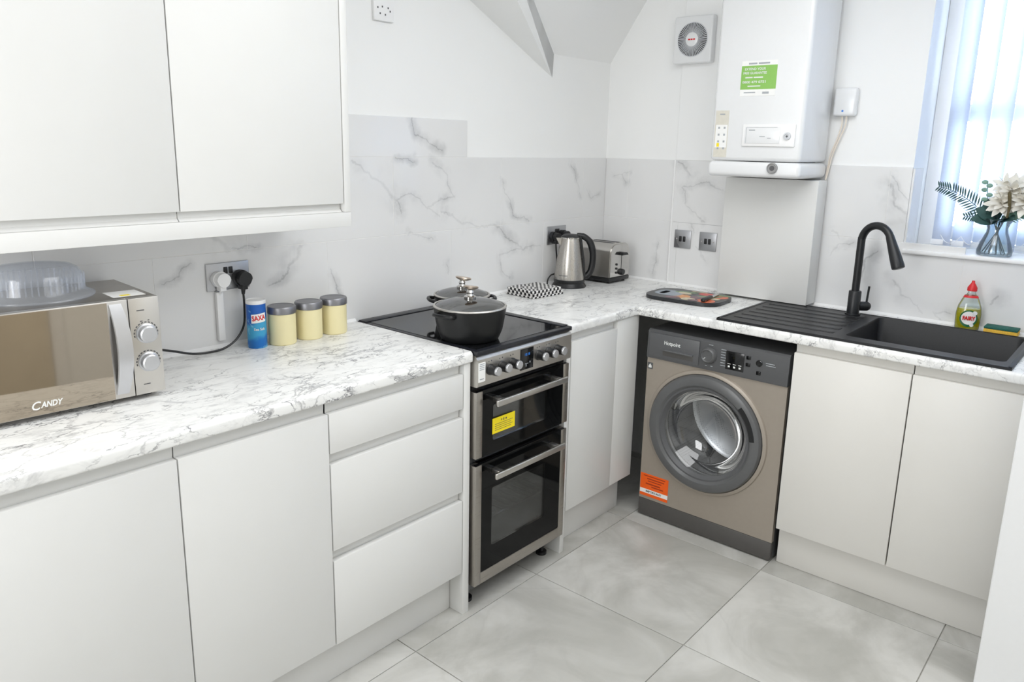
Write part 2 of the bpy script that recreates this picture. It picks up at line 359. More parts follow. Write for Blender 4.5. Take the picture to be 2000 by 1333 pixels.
# ------------------------------------------------------------------ mesh helpers
class MB:
    def __init__(s): s.bm = bmesh.new()
    def _new(s, before): return [v for v in s.bm.verts if v not in before]
    def box(s, x0, x1, y0, y1, z0, z1, bev=0.0, seg=2, mat=None):
        g = bmesh.ops.create_cube(s.bm, size=1.0)
        x0, x1 = min(x0, x1), max(x0, x1); y0, y1 = min(y0, y1), max(y0, y1); z0, z1 = min(z0, z1), max(z0, z1)
        m = Matrix.Translation(((x0 + x1) / 2, (y0 + y1) / 2, (z0 + z1) / 2)) @ Matrix.Diagonal((x1 - x0, y1 - y0, z1 - z0, 1))
        bmesh.ops.transform(s.bm, matrix=(mat @ m) if mat else m, verts=g['verts'])
        if bev:
            es = list({e for v in g['verts'] for e in v.link_edges})
            bmesh.ops.bevel(s.bm, geom=es, offset=bev, segments=seg, affect='EDGES', profile=0.5, clamp_overlap=True)
        return s
    def lathe(s, prof, seg=32, mat=None, sx=1.0, sy=1.0):
        """profile [(r,z)], about local z, closed at r=0"""
        rings = []
        for r, z in prof:
            if r < 1e-6: rings.append([s.bm.verts.new((0, 0, z))])
            else: rings.append([s.bm.verts.new((r * sx * math.cos(2 * PI * i / seg), r * sy * math.sin(2 * PI * i / seg), z)) for i in range(seg)])
        for a, b in zip(rings, rings[1:]):
            if len(a) == 1 and len(b) == 1: continue
            for i in range(seg):
                j = (i + 1) % seg
                if len(a) == 1: s.bm.faces.new((a[0], b[j], b[i]))
                elif len(b) == 1: s.bm.faces.new((a[i], a[j], b[0]))
                else: s.bm.faces.new((a[i], a[j], b[j], b[i]))
        if mat:
            bmesh.ops.transform(s.bm, matrix=mat, verts=[v for r in rings for v in r])
        return s
    def cyl(s, c, r, h, axis='z', seg=24, r2=None, bev=0.0):
        r2 = r if r2 is None else r2
        pr = [(0, 0), (r, 0), (r2, h), (0, h)]
        if bev: pr = [(0, 0), (r - bev, 0), (r, bev), (r2, h - bev), (r2 - bev, h), (0, h)]
        R = {'z': Matrix(), 'x': Matrix.Rotation(PI / 2, 4, 'Y'), '-x': Matrix.Rotation(-PI / 2, 4, 'Y'),
             '-y': Matrix.Rotation(PI / 2, 4, 'X'), 'y': Matrix.Rotation(-PI / 2, 4, 'X')}[axis]
        return s.lathe(pr, seg, Matrix.Translation(c) @ R)
    def tube(s, pts, r, seg=10, smooth=0):
        pts = [Vector(p) for p in pts]
        if smooth:
            out = []
            q = [pts[0]] + pts + [pts[-1]]
            for i in range(1, len(q) - 2):
                for t in range(smooth):
                    u = t / smooth
                    p0, p1, p2, p3 = q[i - 1], q[i], q[i + 1], q[i + 2]
                    out.append(0.5 * ((2 * p1) + (p2 - p0) * u + (2 * p0 - 5 * p1 + 4 * p2 - p3) * u * u + (3 * p1 - p0 - 3 * p2 + p3) * u ** 3))
            out.append(pts[-1]); pts = out
        n = len(pts)
        rs = r if isinstance(r, (list, tuple)) else [r] * n
        if len(rs) != n:
            rs = [rs[min(len(rs) - 1, int(i / max(1, n - 1) * (len(rs) - 1)))] for i in range(n)]
        up = None; rings = []
        for i, p in enumerate(pts):
            t = (pts[min(i + 1, n - 1)] - pts[max(i - 1, 0)]).normalized()
            if up is None:
                up = t.orthogonal().normalized()
            up = (up - t * up.dot(t)).normalized()
            sd = t.cross(up)
            rings.append([s.bm.verts.new(p + (up * math.cos(2 * PI * k / seg) + sd * math.sin(2 * PI * k / seg)) * rs[i]) for k in range(seg)])
        for a, b in zip(rings, rings[1:]):
            for k in range(seg):
                j = (k + 1) % seg
                s.bm.faces.new((a[k], a[j], b[j], b[k]))
        s.bm.faces.new(list(reversed(rings[0]))); s.bm.faces.new(rings[-1])
        return s
    def prism(s, poly, lo, hi, axis='z'):
        """extrude a 2D polygon along an axis; poly in the two other axes, in order (x,y),(y,z)->x,(x,z)->y"""
        def P(a, b, h): return {'z': (a, b, h), 'x': (h, a, b), 'y': (a, h, b)}[axis]
        A = [s.bm.verts.new(P(a, b, lo)) for a, b in poly]; B = [s.bm.verts.new(P(a, b, hi)) for a, b in poly]
        n = len(poly)
        s.bm.faces.new(A); s.bm.faces.new(B)
        for i in range(n):
            j = (i + 1) % n; s.bm.faces.new((A[i], A[j], B[j], B[i]))
        return s
    def ring_plate(s, outer, inner, lo, hi, place):
        """plate between two closed outlines of equal count, thickness lo..hi along the normal; place(u,v,h)->xyz"""
        n = len(outer)
        oa = [s.bm.verts.new(place(u, v, lo)) for u, v in outer]; ob = [s.bm.verts.new(place(u, v, hi)) for u, v in outer]
        ia = [s.bm.verts.new(place(u, v, lo)) for u, v in inner]; ib = [s.bm.verts.new(place(u, v, hi)) for u, v in inner]
        for i in range(n):
            j = (i + 1) % n
            s.bm.faces.new((oa[i], oa[j], ia[j], ia[i])); s.bm.faces.new((ob[i], ib[i], ib[j], ob[j]))
            s.bm.faces.new((oa[i], ob[i], ob[j], oa[j])); s.bm.faces.new((ia[i], ia[j], ib[j], ib[i]))
        return s
    def poly(s, pts):
        s.bm.faces.new([s.bm.verts.new(p) for p in pts]); return s
    def sphere(s, c, r, sx=1, sy=1, sz=1, u=16, v=10, mat=None):
        g = bmesh.ops.create_uvsphere(s.bm, u_segments=u, v_segments=v, radius=r)
        m = Matrix.Translation(c) @ (mat or Matrix()) @ Matrix.Diagonal((sx, sy, sz, 1))
        bmesh.ops.transform(s.bm, matrix=m, verts=g['verts']); return s

def root_of(o):
    while o.parent: o = o.parent
    return o
def obj(name, mb, mat, parent=None, local=False, smooth=35, label=None, kind=None):
    bm = mb.bm
    bmesh.ops.recalc_face_normals(bm, faces=bm.faces)
    me = bpy.data.meshes.new(name); bm.to_mesh(me); bm.free()
    if parent and not local:
        me.transform(Matrix.Translation(-root_of(parent).location))
    if smooth:
        for p in me.polygons: p.use_smooth = True
        me.set_sharp_from_angle(angle=math.radians(smooth))
    me.materials.append(M[mat] if isinstance(mat, str) else mat)
    o = bpy.data.objects.new(name, me); COL.objects.link(o)
    if parent: o.parent = parent
    if label: o['label'] = label
    if kind: o['kind'] = kind
    return o
def thing(name, label, cat, loc, rz=0.0, group=None):
    o = bpy.data.objects.new(name, None); COL.objects.link(o)
    o.empty_display_size = 0.05
    o.location = loc; o.rotation_euler = (0, 0, rz)
    o['label'] = label; o['category'] = cat
    if group: o['group'] = group
    return o
def tag(o, label, cat, group=None):
    o['label'] = label; o['category'] = cat
    if group: o['group'] = group
    return o
def centre_origin(o):
    """put a single-mesh thing's origin at the middle of its base"""
    vs = [v.co for v in o.data.vertices]
    c = Vector(((min(v.x for v in vs) + max(v.x for v in vs)) / 2, (min(v.y for v in vs) + max(v.y for v in vs)) / 2, min(v.z for v in vs)))
    o.data.transform(Matrix.Translation(-c)); o.location = c
    return o
FACE_A = Matrix.Rotation(PI / 2, 4, 'X')                                    # reads on a face that looks along -y
FACE_B = Matrix.Rotation(-PI / 2, 4, 'Z') @ Matrix.Rotation(PI / 2, 4, 'X')  # reads on a face that looks along -x
def text_mesh(body, size, ext=0.0004, shear=0.0, bold=0.0, width=None):
    c = bpy.data.curves.new('lettering', 'FONT'); c.body = body; c.size = size; c.extrude = ext
    c.align_x = 'CENTER'; c.align_y = 'CENTER'; c.shear = shear; c.offset = bold; c.resolution_u = 3
    o = bpy.data.objects.new('lettering', c); COL.objects.link(o)
    bpy.context.view_layer.update()
    me = bpy.data.meshes.new_from_object(o.evaluated_get(bpy.context.evaluated_depsgraph_get()))
    bpy.data.objects.remove(o); bpy.data.curves.remove(c)
    if width:
        xs = [v.co.x for v in me.vertices]; k = width / (max(xs) - min(xs))
        me.transform(Matrix.Diagonal((k, 1, 1, 1)))
    return me
def text(body, size, at, face, mat, parent, local=False, name='lettering', **kw):
    me = text_mesh(body, size, **kw)
    me.transform(Matrix.Translation(at) @ face)
    if parent and not local: me.transform(Matrix.Translation(-root_of(parent).location))
    me.materials.clear(); me.materials.append(M[mat])
    o = bpy.data.objects.new(name, me); COL.objects.link(o); o.parent = parent
    return o
def bars(parent, name, mat, rows, face, at, local=False, th=0.0006):
    """flat print: small dashes (u0,u1,v0,v1) on a face"""
    b = MB()
    for u0, u1, v0, v1 in rows:
        b.box(u0, u1, v0, v1, 0, th, mat=Matrix.Translation(at) @ face)
    return obj(name, b, mat, parent, local, smooth=0, kind='stuff')
def struct(name, mb, mat, parent=None, smooth=0):
    o = obj(name, mb, mat, parent, smooth=smooth)
    o['kind'] = 'structure'
    return o
def rrect(x0, x1, y0, y1, r, n=5):
    pts = []
    for cx, cy, a0 in ((x1 - r, y1 - r, 0), (x0 + r, y1 - r, 90), (x0 + r, y0 + r, 180), (x1 - r, y0 + r, 270)):
        for i in range(n + 1):
            a = math.radians(a0 + 90 * i / n); pts.append((cx + r * math.cos(a), cy + r * math.sin(a)))
    return pts

H = 0.923            # worktop height
TB = 0.887           # worktop underside
# ================================================================== ROOM SHELL
struct('wall_back', MB().box(-4.25, 0.36, 0.008, 0.16, -0.02, 2.5), 'plaster')
WY0, WY1, WZ0, WZ1 = -2.20, -1.415, 1.178, 2.36       # window opening
wb = MB()
wb.box(0.008, 0.36, -2.42, 0.008, -0.02, WZ0); wb.box(0.008, 0.36, -2.42, 0.008, WZ1, 2.5)
wb.box(0.008, 0.36, WY1, 0.008, WZ0, WZ1); wb.box(0.008, 0.36, -2.42, WY0, WZ0, WZ1)
wall_r = struct('wall_right', wb, 'plaster')
struct('wall_front', MB().box(-0.90, -0.80, -3.55, -1.975, -0.02, 2.5, 0.004), 'gloss_white')
struct('wall_end', MB().box(-0.80, 0.008, -2.42, -2.32, -0.02, 2.5), 'plaster')
struct('wall_rear', MB().box(-4.25, -0.80, -3.65, -3.55, -0.02, 2.5), 'plaster')
struct('wall_left', MB().box(-4.35, -4.25, -3.65, 0.16, -0.02, 2.5), 'plaster')
dfr = MB(); dfr.box(-2.99, -2.92, -3.55, -3.525, 0, 2.07).box(-2.10, -2.03, -3.55, -3.525, 0, 2.07).box(-2.92, -2.10, -3.55, -3.525, 2.0, 2.07)
door1 = struct('door_1', dfr, 'plastic_white')
obj('door_leaf', MB().box(-2.915, -2.105, -3.548, -3.515, 0.006, 1.995, 0.003), 'door_cream', door1)
hd_ = MB().cyl((-2.17, -3.515, 1.02), 0.025, 0.008, 'y', 20).tube([(-2.17, -3.507, 1.02), (-2.17, -3.470, 1.02), (-2.28, -3.466, 1.02)], 0.009, 10)
obj('door_handle', hd_, 'chrome', door1)
ceil = struct('ceiling', MB().box(-4.25, 0.36, -3.65, 0.16, 2.45, 2.55), 'plaster')
# sloped part of the ceiling over the corner
sl = MB()
P = [(0.008, 0.008, 1.963), (-0.445, 0.008, 1.963), (-1.27, -0.318, 2.45), (0.008, -0.326, 2.45)]
sl.poly(P); sl.poly([(0.008, 0.008, 1.963), (0.008, 0.008, 2.45), (-0.445, 0.008, 2.45), (-0.445, 0.008, 1.963)])
sl.poly([P[0], P[3], (0.008, 0.008, 2.45)]); sl.poly([P[1], (-0.445, 0.008, 2.45), P[2]]); sl.poly([P[2], (-0.445, 0.008, 2.45), (0.008, 0.008, 2.45), P[3]])
bmesh.ops.remove_doubles(sl.bm, verts=sl.bm.verts, dist=1e-5)
struct('sloped_panel', sl, 'plaster', ceil)
# boxed-in beam that runs up along the slope
bx = MB()
T0, B1, A1 = (-0.452, 0.008, 1.862), (-1.56, -0.418, 2.45), (-1.72, 0.008, 2.45)
C0, C1 = (-0.445, 0.008, 1.966), (-1.27, -0.318, 2.45)
bx.poly([T0, A1, B1]); bx.poly([T0, B1, C1, C0]); bx.poly([T0, C0, C1, A1]); bx.poly([A1, C1, B1])
bmesh.ops.remove_doubles(bx.bm, verts=bx.bm.verts, dist=1e-5)
struct('trim_1', bx, 'plaster')

# floor: screed with stone tiles as parts
floor = struct('floor', MB().box(-4.25, 0.008, -3.55, 0.008, -0.03, -0.004), 'fgrout')
def cut(lo, hi, joints):
    js = [lo] + [j for j in joints if lo + 0.01 < j < hi - 0.01] + [hi]
    return list(zip(js, js[1:]))
FX = cut(-4.25, 0.008, [-1.2526 + 0.602 * k for k in range(-6, 4)])
FY = cut(-3.55, 0.008, [-0.6162 + 0.611 * k for k in range(-6, 3)])
tile_cache = {}
def tile(parent, name, sx, sy, sz, loc, mat, bev=0.0012):
    key = (name, mat, round(sx, 3), round(sy, 3), round(sz, 3))
    if key not in tile_cache:
        tile_cache[key] = obj(name, MB().box(-sx / 2, sx / 2, -sy / 2, sy / 2, -sz / 2, sz / 2, bev, 1), mat, parent, local=True, smooth=0)
        o = tile_cache[key]
    else:
        o = tile_cache[key].copy(); COL.objects.link(o); o.parent = parent
    o.location = Vector(loc) - root_of(parent).location
    return o
for x0, x1 in FX:
    for y0, y1 in FY:
        tile(floor, 'floor_tile', x1 - x0 - 0.003, y1 - y0 - 0.003, 0.0042, ((x0 + x1) / 2, (y0 + y1) / 2, -0.0021), 'stone', 0.0008)

# wall tiles (thickness 8 mm, faces at x=0 / y=0)
back = bpy.data.objects['wall_back']
struct('tile_grout', MB().box(-3.9, 0.008, 0.0008, 0.008, H, 1.508).box(-3.9, -1.004, 0.0008, 0.008, 1.508, 1.652), 'grout', back)
g = 0.0016
rows = [(0.89, 1.2215, -0.4935), (1.2215, 1.510, -0.7935), (1.510, 1.655, -1.004)]
for i, (z0, z1, ph) in enumerate(rows):
    hi = 0.0 if i < 2 else -1.004
    for x0, x1 in cut(-3.9, hi, [ph + 0.602 * k for k in range(-6, 3)]):
        tile(back, 'wall_tile', x1 - x0 - g, 0.008, z1 - z0 - g, ((x0 + x1) / 2, 0.004, (z0 + z1) / 2), 'tileA', 0.0006)
rwall = wall_r
struct('tile_grout', MB().box(0.0008, 0.008, -2.32, 0.0, H, WZ0).box(0.0008, 0.008, WY1, 0.0, WZ0, 1.508), 'grout', rwall)
for i, (z0, z1, ph) in enumerate([(0.89, 1.2215, -0.43), (1.2215, 1.510, -0.135)]):
    js = [ph - 0.602 * k for k in range(0, 5)]
    segs = cut(-2.32, 0.0, sorted(js + [-0.398]))
    for y0, y1 in segs:
        zz1 = z1
        off = 0.010 if (y0 >= -0.72 - 0.4 and y1 <= -0.397) else 0.0
        if i == 1 and y0 < WY1:
            if y1 <= WY1: continue
            y0 = WY1
        if i == 0 and (y0 + y1) / 2 < WY1: zz1 = WZ0
        tile(rwall, 'wall_tile', 0.008 + off, y1 - y0 - (0.0005 if off else g), zz1 - z0 - (0.0006 if off else g), (0.004 - off / 2, (y0 + y1) / 2, (z0 + zz1) / 2), 'tileB', 0.0006)
tile(rwall, 'wall_tile', 0.13, 0.008, 0.30, (0.072, WY1 - 0.004, 1.355), 'tile')
# casing behind fan and boiler, its white tile edge, silicone beads
struct('trim_2', MB().box(-0.010, 0.008, -1.045, -0.398, 1.510, 2.45, 0.001), 'plaster')
struct('trim_3', MB().box(-0.012, 0.0, -0.3985, -0.391, H, 1.512, 0.001), 'plastic_white')
struct('trim_4', MB().prism([(0, H), (-0.009, H), (0, H + 0.009)], -3.55, -1.585, 'x').prism([(0, H), (-0.009, H), (0, H + 0.009)], -1.08, 0, 'x'), 'plastic_white')
struct('trim_5', MB().prism([(0, H), (-0.009, H), (0, H + 0.009)], -0.39, 0, 'y').prism([(-0.010, H), (-0.019, H), (-0.010, H + 0.009)], -0.70, -0.40, 'y').prism([(0, H), (-0.009, H), (0, H + 0.009)], -2.3, -1.10, 'y'), 'plastic_white')

# ------------------------------------------------------------------ window
win = bpy.data.objects.new('window_1', None); COL.objects.link(win); win.location = (0.24, (WY0 + WY1) / 2, WZ0); win['kind'] = 'structure'
obj('sill', MB().box(-0.014, 0.30, WY0 + 0.001, WY1 - 0.001, WZ0 + 0.0005, 1.195, 0.004), 'plastic_white', win)
fr = MB(); X0, X1 = 0.22, 0.285
fr.box(X0, X1, WY0 + 0.001, WY0 + 0.055, 1.196, WZ1 - 0.001); fr.box(X0, X1, WY1 - 0.055, WY1 - 0.001, 1.196, WZ1 - 0.001)
fr.box(X0, X1, WY0 + 0.055, WY1 - 0.055, 1.196, 1.22); fr.box(X0, X1, WY0 + 0.055, WY1 - 0.055, WZ1 - 0.045, WZ1 - 0.001)
obj('window_frame', fr, 'plastic_white', win)
for z0, z1, xo in ((1.225, 1.74, 0.0), (1.70, 2.315, 0.035)):
    f = MB(); a, b = WY0 + 0.056, WY1 - 0.056; t = 0.045
    xa, xb = X0 + 0.005 + xo, X0 + 0.035 + xo
    f.box(xa, xb, a, a + t, z0, z1); f.box(xa, xb, b - t, b, z0, z1); f.box(xa, xb, a + t, b - t, z0, z0 + 0.055); f.box(xa, xb, a + t, b - t, z1 - 0.05, z1)
    sash = obj('sash', f, 'plastic_white', win)
    obj('pane', MB().box(xa + 0.012, xa + 0.016, a + t, b - t, z0 + 0.055, z1 - 0.05), 'pane', sash)

# vertical blind
bl = thing('vertical_blind', 'white vertical blind of translucent fabric slats hanging in the window', 'blind', (0.168, (WY0 + WY1) / 2, 2.32))
obj('headrail', MB().box(0.145, 0.193, WY0 + 0.005, WY1 - 0.005, 2.32, 2.358, 0.003), 'plastic_white', bl)
slat_me = None
for i in range(11):
    y = -1.512 - 0.0725 * i
    if y < WY0 + 0.03: break
    if slat_me is None:
        s_ = MB()
        n = 6; w_ = 0.089
        front = []; backv = []
        for k in range(n + 1):
            u = (k / n - 0.5); cx = 0.004 * (1 - 4 * u * u)
            for lst, o_ in ((front, -0.0002), (backv, 0.0002)):
                lst.append([s_.bm.verts.new((cx + o_, u * w_, z)) for z in (-1.118, 0.0)])
        for lst in (front, backv):
            for a, b in zip(lst, lst[1:]): s_.bm.faces.new((a[0], b[0], b[1], a[1]))
        o = obj('slat', s_, 'slat', bl, local=True); slat_me = o
    else:
        o = slat_me.copy(); COL.objects.link(o); o.parent = bl
    o.location = Vector((0.168, y, 2.325)) - bl.location
    o.rotation_euler = (0, 0, math.radians(-30 + random.uniform(-3, 3)))
    obj('slat_weight', MB().box(0.1665, 0.1695, y - 0.036, y + 0.036, 1.207, 1.228, 0.001), 'plastic_white', bl)
ch = MB()
for i in range(9):
    y = -1.512 - 0.0725 * i
    ch.tube([(0.150, y, 1.248), (0.146, y - 0.018, 1.225), (0.146, y - 0.036, 1.218), (0.146, y - 0.054, 1.225), (0.150, y - 0.0725, 1.248)], 0.0013, 5, 4)
obj('bead_chain', ch, 'plastic_white', bl)

# ================================================================== WORKTOPS
def edge_profile(front, back_, r=0.012):
    """(u,z): u from the wall to the front, rounded front edge"""
    s_ = -1 if front < back_ else 1
    pts = [(back_, TB), (front - s_ * 0.006, TB)]
    for k in range(4):
        a = k / 3 * PI / 2; pts.append((front - s_ * 0.006 + s_ * 0.006 * math.sin(a), TB + 0.006 - 0.006 * math.cos(a)))
    for k in range(6):
        a = k / 5 * PI / 2; pts.append((front - s_ * r + s_ * r * math.cos(a), H - r + r * math.sin(a)))
    pts.append((back_, H)); return pts
wt = obj('worktop', MB().prism(edge_profile(-0.598, -0.0005), -3.55, -1.5885, 'x'), 'top')
tag(centre_origin(wt), 'straight white marble effect worktop under the microwave and cream canisters', 'worktop')
m = MB()
m.prism(edge_profile(-0.598, -0.0005), -1.079, -0.600, 'x')
m.box(-0.600, -0.0005, -0.598, -0.0005, TB, H)
m.prism(edge_profile(-0.602, -0.0005), -1.352, -0.598, 'y')
m.prism(edge_profile(-0.602, -0.530), -1.893, -1.352, 'y'); m.box(-0.088, -0.0005, -1.893, -1.352, TB, H)
m.prism(edge_profile(-0.602, -0.0005), -2.315, -1.893, 'y')
tag(centre_origin(obj('worktop', m, 'top')), 'L shaped white marble effect worktop round the corner, holding the black sink', 'worktop')

# ================================================================== BASE UNITS ALONG THE BACK WALL
FR = -0.590
def door_slab(x0, x1, z0, z1, y=FR, t=0.019):
    return MB().box(x0, x1, y, y + t, z0, z1, 0.0018, 2)
def rail(x0, x1, z0=0.846, z1=TB, y=FR):
    """handleless scooped rail behind the door top"""
    return MB().prism([(y + 0.012, z1), (y + 0.0195, z1 - 0.010), (y + 0.0215, z0 + 0.008), (y + 0.0195, z0), (y + 0.0195, z0 - 0.02), (y + 0.050, z0 - 0.02), (y + 0.050, z1)], x0, x1, 'x')
def carcass(x0, x1, z0=0.162, y=FR):
    t = 0.018; b = MB()
    b.box(x0, x0 + t, y + 0.021, -0.02, z0, TB - 0.001); b.box(x1 - t, x1, y + 0.021, -0.02, z0, TB - 0.001)
    b.box(x0 + t, x1 - t, y + 0.021, -0.02, z0, z0 + t); b.box(x0 + t, x1 - t, -0.032, -0.02, z0 + t, TB - 0.001)
    return b
DT = 0.853
u = thing('base_cabinet', 'white handleless base cabinet with two tall doors under the microwave', 'cabinet', (-2.535, -0.3, 0.162))
obj('carcass', carcass(-2.938, -2.133), 'carcass', u)
obj('door', door_slab(-2.938, -2.5405, 0.160, DT), 'white', u); obj('door', door_slab(-2.5375, -2.133, 0.160, DT), 'white', u)
obj('handle_rail', rail(-2.938, -2.5405), 'white', u); obj('handle_rail', rail(-2.5375, -2.133), 'white', u)
u = thing('base_cabinet', 'white handleless base cabinet at the far left end of the worktop', 'cabinet', (-3.24, -0.3, 0.162))
obj('carcass', carcass(-3.54, -2.942), 'carcass', u)
obj('door', door_slab(-3.54, -2.9415, 0.160, DT), 'white', u); obj('handle_rail', rail(-3.54, -2.9415), 'white', u)
u = thing('drawer_unit', 'white handleless unit of three drawers left of the cooker', 'cabinet', (-1.875, -0.3, 0.162))
obj('carcass', carcass(-2.1285, -1.622), 'carcass', u)
for z0, z1 in ((0.739, DT), (0.452, 0.708), (0.158, 0.420)):
    obj('drawer', door_slab(-2.1295, -1.6225, z0, z1), 'white', u)
obj('handle_rail', rail(-2.1285, -1.6225), 'white', u)
obj('handle_rail', rail(-2.1285, -1.6225, 0.700, 0.7385), 'white', u); obj('handle_rail', rail(-2.1285, -1.6225, 0.412, 0.4515), 'white', u)
tag(centre_origin(obj('end_panel', MB().box(-1.619, -1.590, FR, -0.02, 0.0, TB - 0.0005, 0.0015), 'white')), 'white end panel reaching the floor between the drawers and the cooker', 'panel')
tag(centre_origin(obj('plinth', MB().box(-3.54, -1.622, -0.530, -0.514, 0.001, 0.158, 0.001), 'white')), 'long white plinth under the drawers and left base cabinets', 'plinth')
tag(centre_origin(obj('end_panel', MB().box(-1.078, -1.053, FR, -0.02, 0.0, TB - 0.0005, 0.0015), 'white')), 'white end panel reaching the floor on the right side of the cooker', 'panel')
u = thing('corner_cabinet', 'white corner base cabinet with one door between cooker and washing machine', 'cabinet', (-0.83, -0.3, 0.162))
obj('carcass', carcass(-1.048, -0.60), 'carcass', u)
obj('door', door_slab(-1.048, -0.742, 0.168, DT), 'white', u)
obj('corner_post', MB().box(-0.740, -0.578, FR + 0.001, FR + 0.055, 0.170, TB - 0.001, 0.001), 'white', u)
obj('handle_rail', rail(-1.048, -0.742), 'white', u)
tag(centre_origin(obj('plinth', MB().box(-1.050, -0.58, -0.530, -0.514, 0.001, 0.166, 0.001), 'white')), 'short white plinth under the corner cabinet beside the washing machine', 'plinth')

# sink unit on the right wall (doors look along -x)
u = thing('sink_cabinet', 'white handleless base cabinet with two doors under the black sink', 'cabinet', (-0.3, -1.64, 0.162))
b = MB(); t = 0.018; y0, y1 = -2.03, -1.247
b.box(FR + 0.021, -0.02, y0, y0 + t, 0.162, 0.72).box(FR + 0.021, -0.02, y1 - t, y1, 0.162, TB - 0.001)
b.box(FR + 0.021, -0.02, y0 + t, y1 - t, 0.162, 0.18).box(-0.032, -0.02, y0 + t, y1 - t, 0.18, 0.70)
obj('carcass', b, 'carcass', u)
for a, b_ in ((-1.6355, -1.247), (-2.03, -1.6395)):
    obj('door', MB().box(FR, FR + 0.019, a, b_, 0.158, DT, 0.0018), 'cream', u)
    r_ = [(FR + 0.012, TB), (FR + 0.0195, TB - 0.010), (FR + 0.0215, 0.854), (FR + 0.0195, 0.846), (FR + 0.0195, 0.826), (FR + 0.05, 0.826), (FR + 0.05, TB)]
    obj('handle_rail', MB().prism(r_, a, b_, 'y'), 'cream', u)
tag(centre_origin(obj('plinth', MB().box(-0.548, -0.532, -2.31, -1.247, 0.001, 0.156, 0.001), 'cream')), 'white plinth along the floor under the sink cabinet', 'plinth')

# ================================================================== WALL CUPBOARD
u = thing('wall_cupboard', 'white handleless wall cupboard with two doors above the microwave', 'cupboard', (-2.36, -0.17, 1.313))
UF = -0.342; UT = 2.10
b = MB(); b.box(-2.868, -2.85, UF + 0.022, -0.001, 1.355, UT); b.box(-1.893, -1.875, UF + 0.022, -0.001, 1.355, UT)
b.box(-2.85, -1.893, UF + 0.022, -0.001, UT - 0.018, UT); b.box(-2.85, -1.893, -0.012, -0.001, 1.355, UT - 0.018); b.box(-2.379, -2.361, UF + 0.04, -0.012, 1.376, UT - 0.018)
b.box(-2.85, -1.893, UF + 0.022, -0.012, 1.358, 1.376)
obj('carcass', b, 'carcass', u)
for a, b_ in ((-2.868, -2.3715), (-2.3685, -1.8765)):
    obj('door', door_slab(a, b_, 1.382, UT, UF, 0.019), 'white', u)
    obj('handle_rail', MB().prism([(UF + 0.010, 1.3565), (UF + 0.0195, 1.366), (UF + 0.0205, 1.40), (UF + 0.05, 1.40), (UF + 0.05, 1.3565)], a, b_, 'x'), 'white', u)
obj('bottom_panel', MB().box(-2.868, -1.852, UF - 0.001, -0.001, 1.314, 1.356, 0.001), 'white', u)
obj('end_panel', MB().box(-1.874, -1.852, UF - 0.001, -0.001, 1.3565, UT, 0.001), 'white', u)

# ================================================================== COOKER
ck = thing('cooker', 'black and stainless steel freestanding cooker with two ovens between white panels', 'cooker', (-1.333, -0.31, 0.0))
CX0, CX1 = -1.581, -1.087
b = MB()
b.box(CX0, CX0 + 0.02, -0.573, -0.03, 0.06, 0.893); b.box(CX1 - 0.02, CX1, -0.573, -0.03, 0.06, 0.893)
b.box(CX0 + 0.02, CX1 - 0.02, -0.05, -0.03, 0.06, 0.893); b.box(CX0 + 0.02, CX1 - 0.02, -0.573, -0.05, 0.06, 0.11)
b.box(CX0 + 0.02, CX1 - 0.02, -0.573, -0.05, 0.53, 0.565); b.box(CX0 + 0.02, CX1 - 0.02, -0.573, -0.05, 0.775, 0.893)
obj('body', b, 'enamel', ck)
obj('front_gap', MB().box(CX0 + 0.003, CX1 - 0.003, -0.585, -0.573, 0.786, 0.803), 'rubber', ck)
hob = obj('hob', MB().box(CX0 - 0.003, CX1 + 0.004, -0.614, -0.010, 0.908, 0.924, 0.003), 'hobframe', ck)
obj('glass_top', MB().box(CX0 + 0.014, CX1 - 0.034, -0.593, -0.060, 0.9242, 0.9252), 'hob', hob)
obj('frame_rail', MB().box(CX0 + 0.002, CX1 + 0.001, -0.056, -0.014, 0.924, 0.9275, 0.001).box(CX1 - 0.031, CX1 + 0.001, -0.595, -0.056, 0.924, 0.9275, 0.001), 'hobframe', hob)
cp = obj('control_panel', MB().prism([(-0.575, 0.907), (-0.600, 0.907), (-0.604, 0.906), (-0.613, 0.894), (-0.613, 0.806), (-0.609, 0.803), (-0.575, 0.803)], CX0, CX1 + 0.002, 'x'), 'steel', ck)
for x in (-1.521, -1.468, -1.415, -1.275, -1.221, -1.170):
    k = obj('knob', MB().lathe([(0, 0), (0.0185, 0), (0.0185, 0.004), (0.0165, 0.006), (0.0160, 0.030), (0, 0.030)], 20, Matrix.Translation((x, -0.613, 0.853)) @ Matrix.Rotation(PI / 2, 4, 'X')), 'black', ck)
    obj('knob_cap', MB().lathe([(0, 0), (0.0150, 0), (0.0150, 0.005), (0.0135, 0.0075), (0, 0.008)], 20, Matrix.Translation((x, -0.6432, 0.853)) @ Matrix.Rotation(PI / 2, 4, 'X')), 'silver', k)
d = obj('clock_display', MB().box(-1.372, -1.304, -0.6145, -0.612, 0.816, 0.890, 0.0004), 'screen', ck)
text('18:18', 0.013, (-1.338, -0.6147, 0.868), FACE_A, 'led', d)
bars(d, 'button_marks', 'ink_pale', [(-0.011, 0.007, -0.003, -0.001), (-0.006, -0.003, -0.012, -0.003), (0.014, 0.018, -0.002, 0.004)], FACE_A, (-1.338, -0.6143, 0.838))
ic = []
for x in (-1.521, -1.468, -1.415, -1.275, -1.221, -1.170):
    ic += [(x - 0.010, x - 0.006, 0.879, 0.883), (x + 0.002, x + 0.007, 0.880, 0.884)]
bars(cp, 'printed_marks', 'ink', [(a + 1.333, b_ + 1.333, c - 0.85, d_ - 0.85) for a, b_, c, d_ in ic], FACE_A, (-1.333, -0.6127, 0.85))
